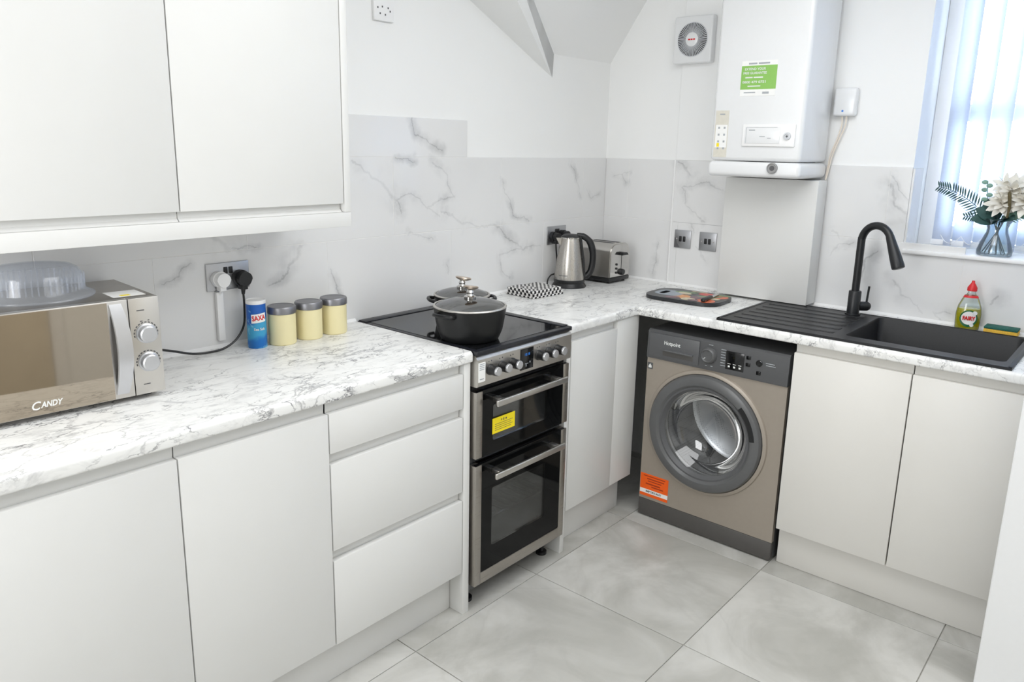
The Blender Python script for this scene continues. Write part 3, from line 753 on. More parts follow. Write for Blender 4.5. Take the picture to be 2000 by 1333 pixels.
st = obj('rating_sticker', MB().box(-1.578, -1.546, -0.6142, -0.613, 0.820, 0.884), 'paper', ck)
bars(st, 'printed_lines', 'ink_pale', [(-0.011, 0.011, 0.026 - 0.006 * k, 0.0285 - 0.006 * k) for k in range(4)] + [(-0.010, 0.009, -0.024, -0.021)], FACE_A, (-1.562, -0.6141, 0.852))

def oven_door(z0, z1, strips_bottom, wz0, wz1):
    dr = obj('oven_door', MB().ring_plate(rrect(CX0 + 0.004, CX1 - 0.004, z0, z1, 0.003), rrect(-1.497, -1.207, wz0, wz1, 0.008), -0.606, -0.594, lambda u_, v_, h_: (u_, h_, v_)), 'glassblack', ck)
    obj('window_glass', MB().box(-1.4969, -1.2071, -0.6055, -0.6015, wz0 + 0.0001, wz1 - 0.0001), 'ovenglass', dr)
    for xa, xb in ((CX0, CX0 + 0.030), (CX1 - 0.030, CX1)): obj('steel_trim', MB().box(xa, xb, -0.6085, -0.578, z0 + 0.001, z1 - 0.001, 0.001), 'steel_dark', dr)
    if strips_bottom: obj('steel_trim', MB().box(CX0 + 0.030, CX1 - 0.030, -0.6085, -0.578, z0 + 0.001, z0 + 0.042, 0.001), 'steel_dark', dr)
    hz = z1 - 0.042
    hd = MB().box(-1.524, -1.146, -0.652, -0.640, hz - 0.011, hz + 0.011, 0.004, 3)
    hd.box(-1.500, -1.478, -0.642, -0.605, hz - 0.006, hz + 0.010, 0.002); hd.box(-1.192, -1.170, -0.642, -0.605, hz - 0.006, hz + 0.010, 0.002)
    obj('handle', hd, 'steel', dr)
    return dr
d1 = oven_door(0.556, 0.786, False, 0.600, 0.725)
d2 = oven_door(0.092, 0.532, True, 0.215, 0.430)
ys = obj('energy_sticker', MB().box(-1.500, -1.387, -0.6075, -0.6061, 0.622, 0.676), 'yellow', d1)
bars(d1, 'sticker_print', 'ink', [(-0.014, -0.010, 0.012, 0.018), (-0.003, 0.001, 0.010, 0.019), (0.008, 0.014, 0.011, 0.017)] + [(-0.045, 0.045 - 0.01 * (k % 2), 0.004 - 0.007 * k, 0.0053 - 0.007 * k) for k in range(4)], FACE_A, (-1.4435, -0.6074, 0.649))
for z in (0.28, 0.38):
    rk = MB()
    for x in [-1.545 + 0.0355 * k for k in range(13)]: rk.tube([(x, -0.55, z), (x, -0.08, z)], 0.0022, 6)
    for y in (-0.55, -0.32, -0.08): rk.tube([(-1.561, y, z), (-1.107, y, z)], 0.0042, 6)
    obj('oven_rack', rk, 'chrome', ck)
for x in (-1.545, -1.123):
    for y in (-0.535, -0.08):
        obj('foot', MB().cyl((x, y, 0.0), 0.021, 0.012, 'z', 16).cyl((x, y, 0.012), 0.009, 0.050, 'z', 12), 'black', ck)

# ================================================================== POTS
def make_pot(name, label, loc, R, hgt, ang):
    p = thing(name, label, 'pot', loc, ang, 'cooking pots on the hob')
    rb = R * 0.80
    obj('pot_body', MB().lathe([(0, 0), (rb - 0.006, 0), (rb, 0.004), (R * 0.90, hgt * 0.30), (R * 0.97, hgt * 0.75), (R, hgt - 0.004), (R, hgt), (R - 0.004, hgt), (R * 0.94, hgt * 0.75), (R * 0.87, hgt * 0.30), (rb - 0.006, 0.006), (0, 0.006)], 48), 'pot', p, local=True)
    for s_ in (1, -1):
        h_ = MB().tube([(s_ * (R - 0.006), -0.038, hgt - 0.016), (s_ * (R + 0.014), -0.034, hgt - 0.013), (s_ * (R + 0.021), 0, hgt - 0.012), (s_ * (R + 0.014), 0.034, hgt - 0.013), (s_ * (R - 0.006), 0.038, hgt - 0.016)], 0.0065, 8, 5)
        obj('side_handle', h_, 'pot', p, local=True)
    lid = obj('lid', MB().lathe([(R - 0.004, 0), (R - 0.005, 0.003), (R * 0.85, 0.011), (R * 0.55, 0.021), (R * 0.2, 0.0265), (0, 0.027), (0, 0.024), (R * 0.2, 0.0235), (R * 0.55, 0.018), (R * 0.85, 0.008), (R - 0.008, 0.0)], 48, Matrix.Translation((0, 0, hgt + 0.0005))), 'lidglass', p, local=True)
    z = hgt + 0.0005
    obj('lid_rim', MB().lathe([(R - 0.006, 0), (R + 0.001, 0), (R + 0.002, 0.002), (R + 0.0005, 0.005), (R - 0.006, 0.0052)], 48, Matrix.Translation((0, 0, z))), 'steel', lid, local=True)
    kb = MB().lathe([(0, 0), (0.020, 0), (0.0205, 0.006), (0.013, 0.010), (0.011, 0.014), (0.013, 0.020), (0.0105, 0.024), (0.009, 0.028), (0, 0.028)], 24, Matrix.Translation((0, 0, z + 0.0272)))
    obj('knob_base', kb, 'chrome', lid, local=True)
    kt = MB().lathe([(0, 0), (0.013, 0), (0.028, 0.006), (0.031, 0.010), (0.027, 0.013), (0, 0.014)], 24, Matrix.Translation((0.004, 0, z + 0.0545)) @ Matrix.Rotation(math.radians(9), 4, 'Y'), 1.0, 0.62)
    obj('knob_top', kt, 'bronze', lid, local=True)
    return p
make_pot('cooking_pot', 'large black cooking pot with glass lid, in front on the hob', (-1.476, -0.476, 0.9256), 0.1215, 0.109, math.radians(2))
make_pot('cooking_pot', 'smaller black cooking pot with glass lid, behind the large one on the hob', (-1.266, -0.232, 0.9256), 0.105, 0.084, math.radians(-36))

# ================================================================== MICROWAVE (local frame, front looks along -y)
mw = thing('microwave', 'stainless steel microwave oven with bronze mirror door on the left worktop', 'microwave', (-2.650, -0.174, H), math.radians(-3.5))
MZ0, MZ1 = 0.014, 0.257
b = MB().box(-0.22, 0.22, -0.130, 0.15, MZ0, MZ1, 0.002)
obj('casing', b, 'steel_dark', mw, local=True)
obj('door', MB().box(-0.22, 0.1475, -0.150, -0.1302, MZ0, MZ1, 0.002), 'steel', mw, local=True)
dr = bpy.data.objects[[o.name for o in mw.children if o.name.startswith('door')][0]]
obj('mirror_glass', MB().box(-0.218, 0.101, -0.1518, -0.1501, MZ0 + 0.002, MZ1 - 0.003), 'mirror', dr, local=True)
text('C', 0.0270, (-0.069, -0.1521, MZ0 + 0.0235), FACE_A, 'ink_white', dr, local=True, shear=0.28, bold=0.0004, width=0.019)
text('ANDY', 0.0190, (-0.036, -0.1521, MZ0 + 0.0240), FACE_A, 'ink_white', dr, local=True, shear=0.28, bold=0.0005, width=0.046)
hd = MB()
nseg = 14
ringsv = []
for k in range(nseg + 1):
    tt = k / nseg; z = MZ0 + 0.012 + tt * (MZ1 - MZ0 - 0.020)
    bow = 4 * tt * (1 - tt); y = -0.152 - 0.020 * bow
    ringsv.append([hd.bm.verts.new(c) for c in ((0.105 + 0.006 * bow, y, z), (0.132 + 0.012 * bow, y - 0.002, z), (0.132 + 0.012 * bow, y + 0.009, z), (0.105 + 0.006 * bow, y + 0.009, z))])
for a, c in zip(ringsv, ringsv[1:]):
    for k in range(4):
        j = (k + 1) % 4; hd.bm.faces.new((a[k], a[j], c[j], c[k]))
hd.bm.faces.new(ringsv[0]); hd.bm.faces.new(ringsv[-1])
obj('handle', hd, 'silver', dr, local=True)
cpn = obj('control_panel', MB().box(0.149, 0.22, -0.150, -0.1302, MZ0, MZ1, 0.0015), 'steel', mw, local=True)
for z in (0.168, 0.096):
    k_ = obj('dial', MB().lathe([(0, 0), (0.0245, 0), (0.0245, 0.004), (0.021, 0.006), (0.0205, 0.020), (0.0175, 0.0225), (0, 0.023)], 32, Matrix.Translation((0.1845, -0.150, z)) @ Matrix.Rotation(PI / 2, 4, 'X')), 'silver', cpn, local=True)
    tick = MB()
    for q in range(14):
        a = math.radians(-30 + q * 17)
        tick.box(0.0262, 0.0290, -0.0026, 0.0026, 0, 0.0004, mat=Matrix.Translation((0.1845, -0.1500, z)) @ FACE_A @ Matrix.Rotation(a, 4, 'Z'))
    obj('dial_marks', tick, 'ink', cpn, local=True, smooth=0)
bars(cpn, 'panel_print', 'ink', [(-0.018, 0.000, 0.093, 0.0955), (-0.016, 0.0, -0.094, -0.092), (-0.012, -0.006, 0.066, 0.068), (0.006, 0.010, 0.067, 0.069)], FACE_A, (0.1845, -0.1500, 0.132), local=True)
lb = obj('top_sticker', MB().box(0.13, 0.205, -0.112, -0.035, MZ1, MZ1 + 0.0006), 'paper', mw, local=True)
obj('warning_mark', MB().box(0.150, 0.172, -0.105, -0.090, MZ1 + 0.0006, MZ1 + 0.001), 'yellow', mw, local=True)
for x in (-0.19, 0.19):
    for y in (-0.10, 0.12):
        obj('foot', MB().cyl((x, y, 0), 0.014, MZ0, 'z', 14), 'rubber', mw, local=True)
# plastic plate cover on top
pc = thing('microwave_plate_cover', 'clear ribbed plastic dome cover lying on top of the microwave', 'cover', (-2.648, -0.152, H + MZ1 + 0.0006))
prof = [(0.124, 0.0), (0.124, 0.004), (0.112, 0.010), (0.106, 0.016), (0.1, 0.055), (0.094, 0.066), (0.080, 0.074), (0.03, 0.079), (0, 0.079)]
inner = [(0, 0.0765), (0.03, 0.0765), (0.079, 0.0715), (0.092, 0.064), (0.098, 0.054), (0.104, 0.015), (0.110, 0.008), (0.121, 0.0)]
obj('dome', MB().lathe(prof + inner, 64), 'plasticclear', pc, local=True)
rb = MB()
for k in range(52):
    a = 2 * PI * k / 52
    rb.box(0.1035, 0.1065, -0.0016, 0.0016, 0, 0.036, 0, mat=Matrix.Rotation(a, 4, 'Z') @ Matrix.Translation((0, 0, 0.017)) @ Matrix.Shear('XZ', 4, (0, 0)))
obj('rib', rb, 'plasticclear', pc, local=True, kind='stuff')
obj('rim', MB().lathe([(0.1225, 0.0), (0.126, 0.0), (0.127, 0.002), (0.126, 0.004), (0.1225, 0.0045)], 64), 'plasticclear', pc, local=True)

# ================================================================== SOCKETS AND PLUGS, BACK WALL
def plug_mesh(x, z, y0, r=0.024, depth=0.034):
    """UK plug top seen from the front, wall at y0, cable outlet at the bottom"""
    b = MB()
    pts = []
    for k in range(20):
        a = 2 * PI * k / 20
        pts.append((x + r * math.cos(a) * (1.0 if math.sin(a) > -0.3 else 0.9), z + r * 0.98 * math.sin(a)))
    b.prism(pts, y0 - depth * 0.45, y0, 'y')
    b.prism([(x + (p[0] - x) * 0.86, z + (p[1] - z) * 0.86) for p in pts], y0 - depth, y0 - depth * 0.45, 'y')
    b.box(x - 0.010, x + 0.010, y0 - depth * 0.8, y0 - 0.004, z - r - 0.008, z - r * 0.5, 0.002)
    return b
def double_socket(name, label, x0, x1, z0, z1, mat, rocker='black', holes=True, sw=True):
    s = thing(name, label, 'socket', ((x0 + x1) / 2, 0, z0))
    obj('plate', MB().box(x0, x1, -0.006, -0.0003, z0, z1, 0.0025), mat, s)
    xc = (x0 + x1) / 2; w_ = (x1 - x0); h_ = z1 - z0
    if sw:
        for dx in (-0.0085, 0.0085): obj('rocker_switch', MB().box(xc + dx - 0.006, xc + dx + 0.006, -0.010, -0.006, z0 + h_ * 0.60, z0 + h_ * 0.84, 0.0015), rocker, s)
    for dx in (-0.036, 0.036):
        hb = MB(); zc = z0 + h_ * 0.42
        hb.box(xc + dx - 0.002, xc + dx + 0.002, -0.0064, -0.006, zc + 0.008, zc + 0.016); hb.box(xc + dx - 0.014, xc + dx - 0.008, -0.0064, -0.006, zc - 0.009, zc - 0.005); hb.box(xc + dx + 0.008, xc + dx + 0.014, -0.0064, -0.006, zc - 0.009, zc - 0.005)
        obj('pin_hole', hb, 'rubber', s, smooth=0)
    return s
double_socket('double_socket', 'brushed steel double socket on tiles behind the salt tub and microwave', -2.143, -2.000, 1.1025, 1.1885, 'socket')
pl = thing('charger_plug', 'white plug in the left outlet, wire running into a white wall strip', 'plug', (-2.108, -0.02, 1.0))
obj('plug_body', plug_mesh(-2.106, 1.139, -0.0065, 0.026, 0.038), 'plastic_white', pl)
obj('wire', MB().tube([(-2.106, -0.022, 1.108), (-2.107, -0.018, 1.10), (-2.108, -0.012, 1.09)], 0.004, 8, 4), 'plastic_white', pl)
tag(centre_origin(obj('cable_trunking', MB().box(-2.119, -2.097, -0.016, -0.0003, 0.946, 1.100, 0.002), 'plastic_white')), 'white vertical cable strip on the tiles below the left double socket', 'cable strip')
pl = thing('microwave_power_cord', 'black plug and cord running from the right outlet to the microwave', 'cord', (-2.05, -0.03, H))
obj('plug_body', plug_mesh(-2.035, 1.136, -0.0065, 0.0265, 0.040), 'black', pl)
obj('strain_relief', MB().tube([(-2.035, -0.026, 1.105), (-2.036, -0.026, 1.086)], [0.0075, 0.005], 10), 'black', pl)
obj('cable', MB().tube([(-2.036, -0.026, 1.09), (-2.037, -0.030, 1.05), (-2.045, -0.035, 0.99), (-2.075, -0.040, 0.950), (-2.120, -0.047, 0.930), (-2.170, -0.052, 0.9275), (-2.225, -0.052, 0.933), (-2.29, -0.056, 0.955), (-2.34, -0.058, 0.969), (-2.395, -0.060, 0.972), (-2.4195, -0.062, 0.972)], 0.0035, 8, 5), 'black', pl)
double_socket('double_socket', 'double socket in the corner behind the kettle holding two black plugs', -0.469, -0.326, 1.108, 1.194, 'socket')
ks = thing('white_socket', 'white double socket high on the back wall beside the wall cupboard', 'socket', (-1.428, 0.008, 1.975))
obj('plate', MB().box(-1.474, -1.384, -0.004, 0.0078, 1.975, 2.061, 0.003), 'plastic_white', ks)
hb = MB()
for x, z in ((-1.457, 2.018), (-1.447, 1.999), (-1.437, 2.022), (-1.411, 2.020), (-1.402, 2.010), (-1.424, 1.997)): hb.box(x - 0.0025, x + 0.0025, -0.0045, -0.004, z - 0.003, z + 0.003)
obj('pin_hole', hb, 'ink', ks, smooth=0)

# ================================================================== SALT AND CANISTERS
sc = thing('salt_tub', 'blue and white cardboard salt tub leaning next to the cream canisters', 'tub', (-2.026, -0.078, H))
sc['label'] = 'blue cardboard salt tub with white lid and red lettering beside cream canisters'
body = obj('tub_body', MB().lathe([(0, 0), (0.0285, 0), (0.0295, 0.002), (0.0295, 0.140), (0, 0.140)], 32), 'salt', sc, local=True)
obj('lid', MB().lathe([(0.0290, 0), (0.0302, 0.001), (0.0302, 0.010), (0.0285, 0.012), (0.026, 0.0095), (0, 0.0095)], 32, Matrix.Translation((0, 0, 0.1400))), 'plastic_white', sc, local=True)
def wrap(me, R, a0):
    for v in me.vertices:
        a = a0 + v.co.x / R; rr = R + v.co.z
        v.co = Vector((rr * math.cos(a), rr * math.sin(a), v.co.y))
A0 = math.radians(-112)   # direction towards the camera
pb = MB()
for k in range(9):
    pass
n = 10; g0 = []; g1 = []
for k in range(n + 1):
    x = -0.020 + 0.046 * k / n
    g0.append(pb.bm.verts.new((x, 0.083 + 0.10 * x, 0.0006))); g1.append(pb.bm.verts.new((x, 0.111 + 0.10 * x, 0.0006)))
for k in range(n): pb.bm.faces.new((g0[k], g0[k + 1], g1[k + 1], g1[k]))
pan = obj('name_panel', pb, 'paper', body, local=True); wrap(pan.data, 0.0296, A0)
me = text_mesh('SAXA', 0.022, 0.0004, 0, 0.0006, 0.042); me.transform(Matrix.Rotation(0.1, 4, 'Z')); me.transform(Matrix.Translation((0.003, 0.0975, 0.0008)))
wrap(me, 0.0297, A0); me.materials.clear(); me.materials.append(M['red'])
lo = bpy.data.objects.new('lettering', me); COL.objects.link(lo); lo.parent = body
me = text_mesh('Sea Salt', 0.011, 0.0003, 0, 0.0002); me.transform(Matrix.Translation((0.004, 0.062, 0.0007)))
wrap(me, 0.0297, A0); me.materials.clear(); me.materials.append(M['ink_white'])
lo = bpy.data.objects.new('lettering', me); COL.objects.link(lo); lo.parent = body

can = thing('canister', 'cream canister with grey metal lid, left of three, beside the salt tub', 'canister', (-1.945, -0.093, H), group='cream storage canisters')
obj('jar', MB().lathe([(0, 0), (0.040, 0), (0.0425, 0.003), (0.043, 0.012), (0.043, 0.100), (0, 0.100)], 40), 'cream_pot', can, local=True)
obj('lid', MB().lathe([(0.043, 0), (0.0452, 0.001), (0.0452, 0.020), (0.043, 0.0235), (0.038, 0.024), (0.036, 0.0225), (0, 0.0225)], 40, Matrix.Translation((0, 0, 0.1002))), 'canlid', can, local=True)
for (x, y), lab in (((-1.843, -0.091), 'cream canister with grey metal lid, middle one of the three'), ((-1.742, -0.089), 'cream canister with grey metal lid, right of three, nearest the cooker')):
    c2 = can.copy(); COL.objects.link(c2); c2.location = (x, y, H); c2['label'] = lab
    for ch_ in list(can.children):
        q = ch_.copy(); COL.objects.link(q); q.parent = c2

# ================================================================== CLOTH, KETTLE, TOASTER
cl = thing('tea_towel', 'folded black and white checked tea towel on worktop by the kettle', 'towel', (-0.70, -0.125, H), math.radians(-4))
for k, (sx, sy, off, nm) in enumerate(((0.20, 0.165, 0.0, 'fold'), (0.196, 0.160, 0.003, 'fold'), (0.188, 0.156, -0.002, 'fold'))):
    b = MB().box(-sx / 2, sx / 2, -sy / 2, sy / 2, 0.0112 * k, 0.0112 * k + 0.0111, 0.0048, 3)
    bmesh.ops.subdivide_edges(b.bm, edges=[e for e in b.bm.edges if e.calc_length() > 0.1], cuts=10, use_grid_fill=True)
    for v in b.bm.verts:
        v.co.x += off
        if v.co.z > 0.0112 * k + 0.006 and k == 2: v.co.z += 0.0015 * math.sin(v.co.x * 40) * math.cos(v.co.y * 31)
    obj(nm, b, 'cloth', cl, local=True)

kt = thing('kettle', 'brushed steel electric kettle with black handle on worktop corner', 'kettle', (-0.432, -0.113, H), math.radians(-47))
obj('power_base', MB().lathe([(0, 0), (0.079, 0), (0.080, 0.004), (0.072, 0.016), (0.070, 0.020), (0, 0.020)], 40), 'black', kt, local=True)
obj('body', MB().lathe([(0, 0.036), (0.0705, 0.036), (0.0700, 0.05), (0.060, 0.13), (0.048, 0.205), (0.0435, 0.226), (0, 0.226)], 48), 'steel_v', kt, local=True)
obj('foot_ring', MB().lathe([(0, 0.0202), (0.070, 0.0202), (0.0722, 0.024), (0.0722, 0.0362), (0, 0.0362)], 40), 'black', kt, local=True)
obj('lid', MB().lathe([(0, 0.226), (0.0445, 0.226), (0.0455, 0.230), (0.043, 0.236), (0.030, 0.243), (0, 0.246)], 36), 'black', kt, local=True)
obj('lid_ring', MB().lathe([(0.0435, 0.2262), (0.0465, 0.2262), (0.0465, 0.2305), (0.0440, 0.2315)], 36), 'chrome', kt, local=True)
hb = MB()
path = [(0.030, 0, 0.238), (0.055, 0, 0.236), (0.088, 0, 0.212), (0.105, 0, 0.165), (0.107, 0, 0.115), (0.098, 0, 0.072), (0.080, 0, 0.050), (0.064, 0, 0.048)]
hb.tube(path, [0.012, 0.0145, 0.016, 0.0155, 0.015, 0.0145, 0.015, 0.012], 12, 5)
obj('handle', hb, 'black', kt, local=True)
obj('handle_spine', MB().prism([(0.066, 0.040), (0.074, 0.052), (0.066, 0.13), (0.054, 0.205), (0.048, 0.238), (0.035, 0.238), (0.046, 0.20), (0.058, 0.12)], -0.019, 0.019, 'y'), 'black', kt, local=True)
obj('spout', MB().prism([(-0.042, 0.226), (-0.048, 0.190), (-0.066, 0.222), (-0.068, 0.227)], -0.016, 0.016, 'y'), 'steel_v', kt, local=True)
b = MB()
for k in range(6):
    a = math.radians(-122) + (k - 2.5) * 0.105
    b.box(-0.0005, 0.0005, -0.0036, 0.0036, -0.0012, 0.0012, mat=Matrix.Rotation(a, 4, 'Z') @ Matrix.Translation((0.0694, 0, 0.058)))
obj('maker_print', b, 'ink', kt, local=True, smooth=0, kind='stuff')
pl = thing('kettle_power_cord', 'black plug and looping cord behind the kettle', 'cord', (-0.47, -0.05, H))
obj('plug_body', plug_mesh(-0.435, 1.146, -0.0065, 0.024, 0.042), 'black', pl)
obj('cable', MB().tube([(-0.435, -0.03, 1.120), (-0.433, -0.032, 1.085), (-0.422, -0.030, 1.03), (-0.42, -0.022, 0.975), (-0.46, -0.025, 0.966), (-0.52, -0.055, 0.955), (-0.545, -0.075, 0.935), (-0.53, -0.09, 0.9275), (-0.505, -0.098, 0.928)], 0.0035, 8, 5), 'black', pl)
pl = thing('toaster_power_cord', 'black plug beside the kettle plug, its cord leading to the toaster', 'cord', (-0.34, -0.03, H))
obj('plug_body', plug_mesh(-0.362, 1.150, -0.0065, 0.024, 0.040), 'black', pl)
obj('cable', MB().tube([(-0.362, -0.03, 1.125), (-0.358, -0.030, 1.08), (-0.33, -0.028, 1.0), (-0.29, -0.03, 0.95), (-0.256, -0.05, 0.945)], 0.0035, 8, 5), 'black', pl)

ts = thing('toaster', 'two slice brushed steel toaster in the corner behind the kettle', 'toaster', (-0.166, -0.125, H))
TX0, TX1, TY0, TY1 = -0.252, -0.082, -0.218, -0.030
def arch(x0, x1, z0, z1, r, n=6):
    pts = [(x0, z0), (x1, z0)]
    for k in range(n + 1):
        a = k / n * PI / 2; pts.append((x1 - r + r * math.cos(a), z1 - r + r * math.sin(a)))
    for k in range(n + 1):
        a = PI / 2 + k / n * PI / 2; pts.append((x0 + r + r * math.cos(a), z1 - r + r * math.sin(a)))
    return pts
b = MB().prism(arch(TX0, TX1, H + 0.030, H + 0.190, 0.048), TY0 + 0.004, TY1, 'y')
obj('shell', b, 'steel', ts)
obj('end_cap', MB().prism(arch(TX0 + 0.003, TX1 - 0.003, H + 0.031, H + 0.186, 0.046), TY0, TY0 + 0.0038, 'y'), 'chrome', ts)
obj('base', MB().box(TX0 - 0.001, TX1 + 0.001, TY0 - 0.003, TY1, H + 0.008, H + 0.030, 0.006), 'black', ts)
for x in (TX0 + 0.02, TX1 - 0.02):
    for y in (TY0 + 0.02, TY1 - 0.02): obj('foot', MB().cyl((x, y, H), 0.008, 0.009, 'z', 12), 'rubber', ts)
for x in (-0.192, -0.142): obj('bread_slot', MB().box(x - 0.011, x + 0.011, TY0 + 0.025, TY1 - 0.02, H + 0.1895, H + 0.1912, 0.0004), 'black', ts)
obj('lever_slot', MB().box(-0.156, -0.153, TY0 - 0.0008, TY0, H + 0.062, H + 0.140), 'black', ts)
obj('lever', MB().prism([(-0.182, H + 0.134), (-0.127, H + 0.134), (-0.140, H + 0.146), (-0.169, H + 0.146)], TY0 - 0.022, TY0 - 0.001, 'y'), 'black', ts)
obj('browning_dial', MB().lathe([(0, 0), (0.016, 0), (0.014, 0.014), (0, 0.015)], 20, Matrix.Translation((-0.153, TY0, H + 0.050)) @ Matrix.Rotation(PI / 2, 4, 'X')), 'black', ts)
for z in (0.050, 0.070, 0.090): obj('button', MB().cyl((-0.196, TY0, H + z), 0.0055, 0.004, '-y', 12), 'black', ts)

# ================================================================== RIGHT WALL: SOCKET PLATES, FAN, BOILER, RECEIVER
def face_box(x_face, th, ya, yb, z0, z1, bev=0.0, seg=2): return MB().box(x_face - th, x_face, ya, yb, z0, z1, bev, seg)
for yc, lab, mark in ((-0.462, 'brushed steel switch plate with dark corner mark, left of two by the boxing', True), (-0.592, 'brushed steel switch plate nearest the white boxing panel', False)):
    s = thing('switch_plate', lab, 'switch', (-0.010, yc, 1.10), group='switch plates on the right wall')
    obj('plate', face_box(-0.0103, 0.006, yc - 0.043, yc + 0.043, 1.101, 1.187, 0.0025), 'socket', s)
    for dy in (-0.010, 0.010): obj('rocker_switch', face_box(-0.016, 0.0035, yc + dy - 0.0065, yc + dy + 0.0065, 1.132, 1.158, 0.0015), 'black', s)
    for dy in (-0.030, 0.030): obj('screw', MB().cyl((-0.0163, yc + dy, 1.144), 0.003, 0.0008, '-x', 10), 'chrome', s)
    if mark: obj('film_remnant', MB().prism([(yc + 0.041, 1.150), (yc + 0.041, 1.103), (yc + 0.012, 1.105), (yc + 0.022, 1.118), (yc + 0.030, 1.130), (yc + 0.036, 1.150)], -0.0170, -0.0163, 'x'), 'ink', s, smooth=0)

fan = thing('extractor_fan', 'square white extractor fan with round grey grille, left of the boiler', 'fan', (-0.01, -0.460, 1.936))
FX0 = -0.010
obj('housing', MB().box(FX0 - 0.040, FX0, -0.556, -0.367, 1.936, 2.138, 0.008, 3), 'gloss_white', fan)
gx = FX0 - 0.040
FM = Matrix.Translation((gx, -0.4615, 2.037)) @ Matrix.Rotation(-PI / 2, 4, 'Y')
obj('grille_ring', MB().lathe([(0.030, 0), (0.074, 0), (0.074, 0.0015), (0.072, 0.002), (0.030, 0.002)], 48, FM), 'plastic_grey', fan)
obj('grille_well', MB().lathe([(0.031, 0.002), (0.0705, 0.002), (0.0705, 0.0024), (0.031, 0.0024)], 48, FM), 'ink', fan)
gl = MB()
for k in range(54):
    gl.box(0.030, 0.071, -0.0011, 0.0011, 0.0024, 0.0055, mat=FM @ Matrix.Rotation(2 * PI * k / 54, 4, 'Z'))
obj('grille_blades', gl, 'plastic_grey', fan, kind='stuff', smooth=0)
obj('hub', MB().lathe([(0, 0), (0.030, 0), (0.030, 0.007), (0.027, 0.009), (0, 0.009)], 32, FM), 'gloss_white', fan)
bars(fan, 'maker_print', 'red', [(-0.017, -0.006, -0.003, 0.003), (-0.004, 0.005, -0.003, 0.003), (0.007, 0.017, -0.003, 0.003)], FACE_B, (gx - 0.0089, -0.4615, 2.037))

BX, BY0, BY1 = -0.300, -1.088, -0.712
bo = thing('boiler', 'white wall hung gas boiler with green sticker above the boxing panel', 'boiler', (-0.15, -0.90, 1.455))
obj('casing', MB().box(BX, -0.0105, BY0, BY1, 1.519, 2.225, 0.016, 4), 'gloss_white', bo)
pts = rrect(BX - 0.004, -0.0105, BY0 - 0.004, BY1 + 0.004, 0.020, 4)
tray = obj('bottom_tray', MB().box(BX - 0.005, -0.0105, BY0 - 0.005, BY1 + 0.006, 1.456, 1.5165, 0.018, 4), 'gloss_white', bo)
obj('pressure_dial', MB().lathe([(0, 0), (0.021, 0), (0.021, 0.008), (0.018, 0.010), (0.016, 0.006), (0, 0.006)], 28, Matrix.Translation((BX - 0.005, -0.985, 1.494)) @ Matrix.Rotation(-PI / 2, 4, 'Y')), 'edge', tray)
obj('dial_face', MB().cyl((BX - 0.0111, -0.985, 1.494), 0.010, 0.001, '-x', 20), 'ink', tray)
ctl = obj('control_panel', MB().box(BX - 0.007, BX + 0.001, -1.062, -0.848, 1.576, 1.662, 0.006, 3), 'plastic_white', bo)
obj('flap', MB().box(BX - 0.009, BX - 0.007, -1.003, -0.860, 1.588, 1.650, 0.001), 'gloss_white', ctl)
bars(ctl, 'flap_print', 'ink_pale', [(-0.065, 0.060, 0.0300, 0.0312), (-0.066, -0.0648, -0.030, 0.031), (-0.010, 0.012, -0.006, -0.003), (0.022, 0.036, -0.012, -0.009), (-0.055, -0.030, 0.018, 0.022)], FACE_B, (BX - 0.0090, -0.932, 1.619))
obj('control_knob', MB().lathe([(0, 0), (0.015, 0), (0.014, 0.006), (0.009, 0.007), (0.008, 0.004), (0, 0.004)], 24, Matrix.Translation((BX - 0.007, -1.032, 1.617)) @ Matrix.Rotation(-PI / 2, 4, 'Y')), 'plastic_grey', ctl)
obj('knob_mark', MB().cyl((BX - 0.0112, -1.032, 1.616), 0.004, 0.001, '-x', 12), 'ink', ctl)
gs = obj('service_sticker', MB().box(BX - 0.0010, BX + 0.001, -0.966, -0.822, 1.770, 1.902), 'paper', bo)
obj('green_panel', MB().box(BX - 0.0016, BX - 0.001, -0.966, -0.822, 1.795, 1.884), 'green', gs)
for s_, z, sz, wd in (('EXTEND YOUR', 1.871, 0.0125, 0.085), ('FREE GUARANTEE', 1.856, 0.0125, 0.095), ('0800 479 0751', 1.822, 0.0125, 0.095)):
    text(s_, sz, (BX - 0.0018, -0.878, z), FACE_B, 'ink_white', gs, bold=0.0002, width=wd)
bars(gs, 'small_print', 'ink_white', [(-0.038, -0.008, 0.015, 0.020), (-0.004, 0.034, 0.015, 0.020), (-0.026, 0.026, -0.017, -0.013)], FACE_B, (BX - 0.0016, -0.878, 1.822))
bars(gs, 'header_print', 'ink_pale', [(-0.040, -0.006, 0.0, 0.006), (0.0, 0.045, 0.0, 0.006), (0.024, 0.050, -0.112, -0.104), (-0.052, -0.005, -0.108, -0.104)], FACE_B, (BX - 0.0010, -0.890, 1.889))
ls = obj('instruction_sticker', MB().box(BX - 0.0010, BX + 0.001, -0.784, -0.727, 1.532, 1.716), 'label_beige', bo)
ib = []
for r_ in range(4):
    for c_ in range(2):
        ib.append((-0.016 + 0.024 * c_, -0.008 + 0.024 * c_, 0.020 - 0.027 * r_, 0.028 - 0.027 * r_))
bars(ls, 'icon', 'ink_pale', ib + [(-0.012, 0.010, 0.075, 0.080)], FACE_B, (BX - 0.0010, -0.757, 1.624))
obj('icon_panel', MB().box(BX - 0.0014, BX - 0.0008, -0.781, -0.731, 1.570, 1.660), 'paper', ls)
obj('flame_mark', MB().box(BX - 0.0018, BX - 0.0014, -0.750, -0.739, 1.573, 1.588), 'yellow', ls)
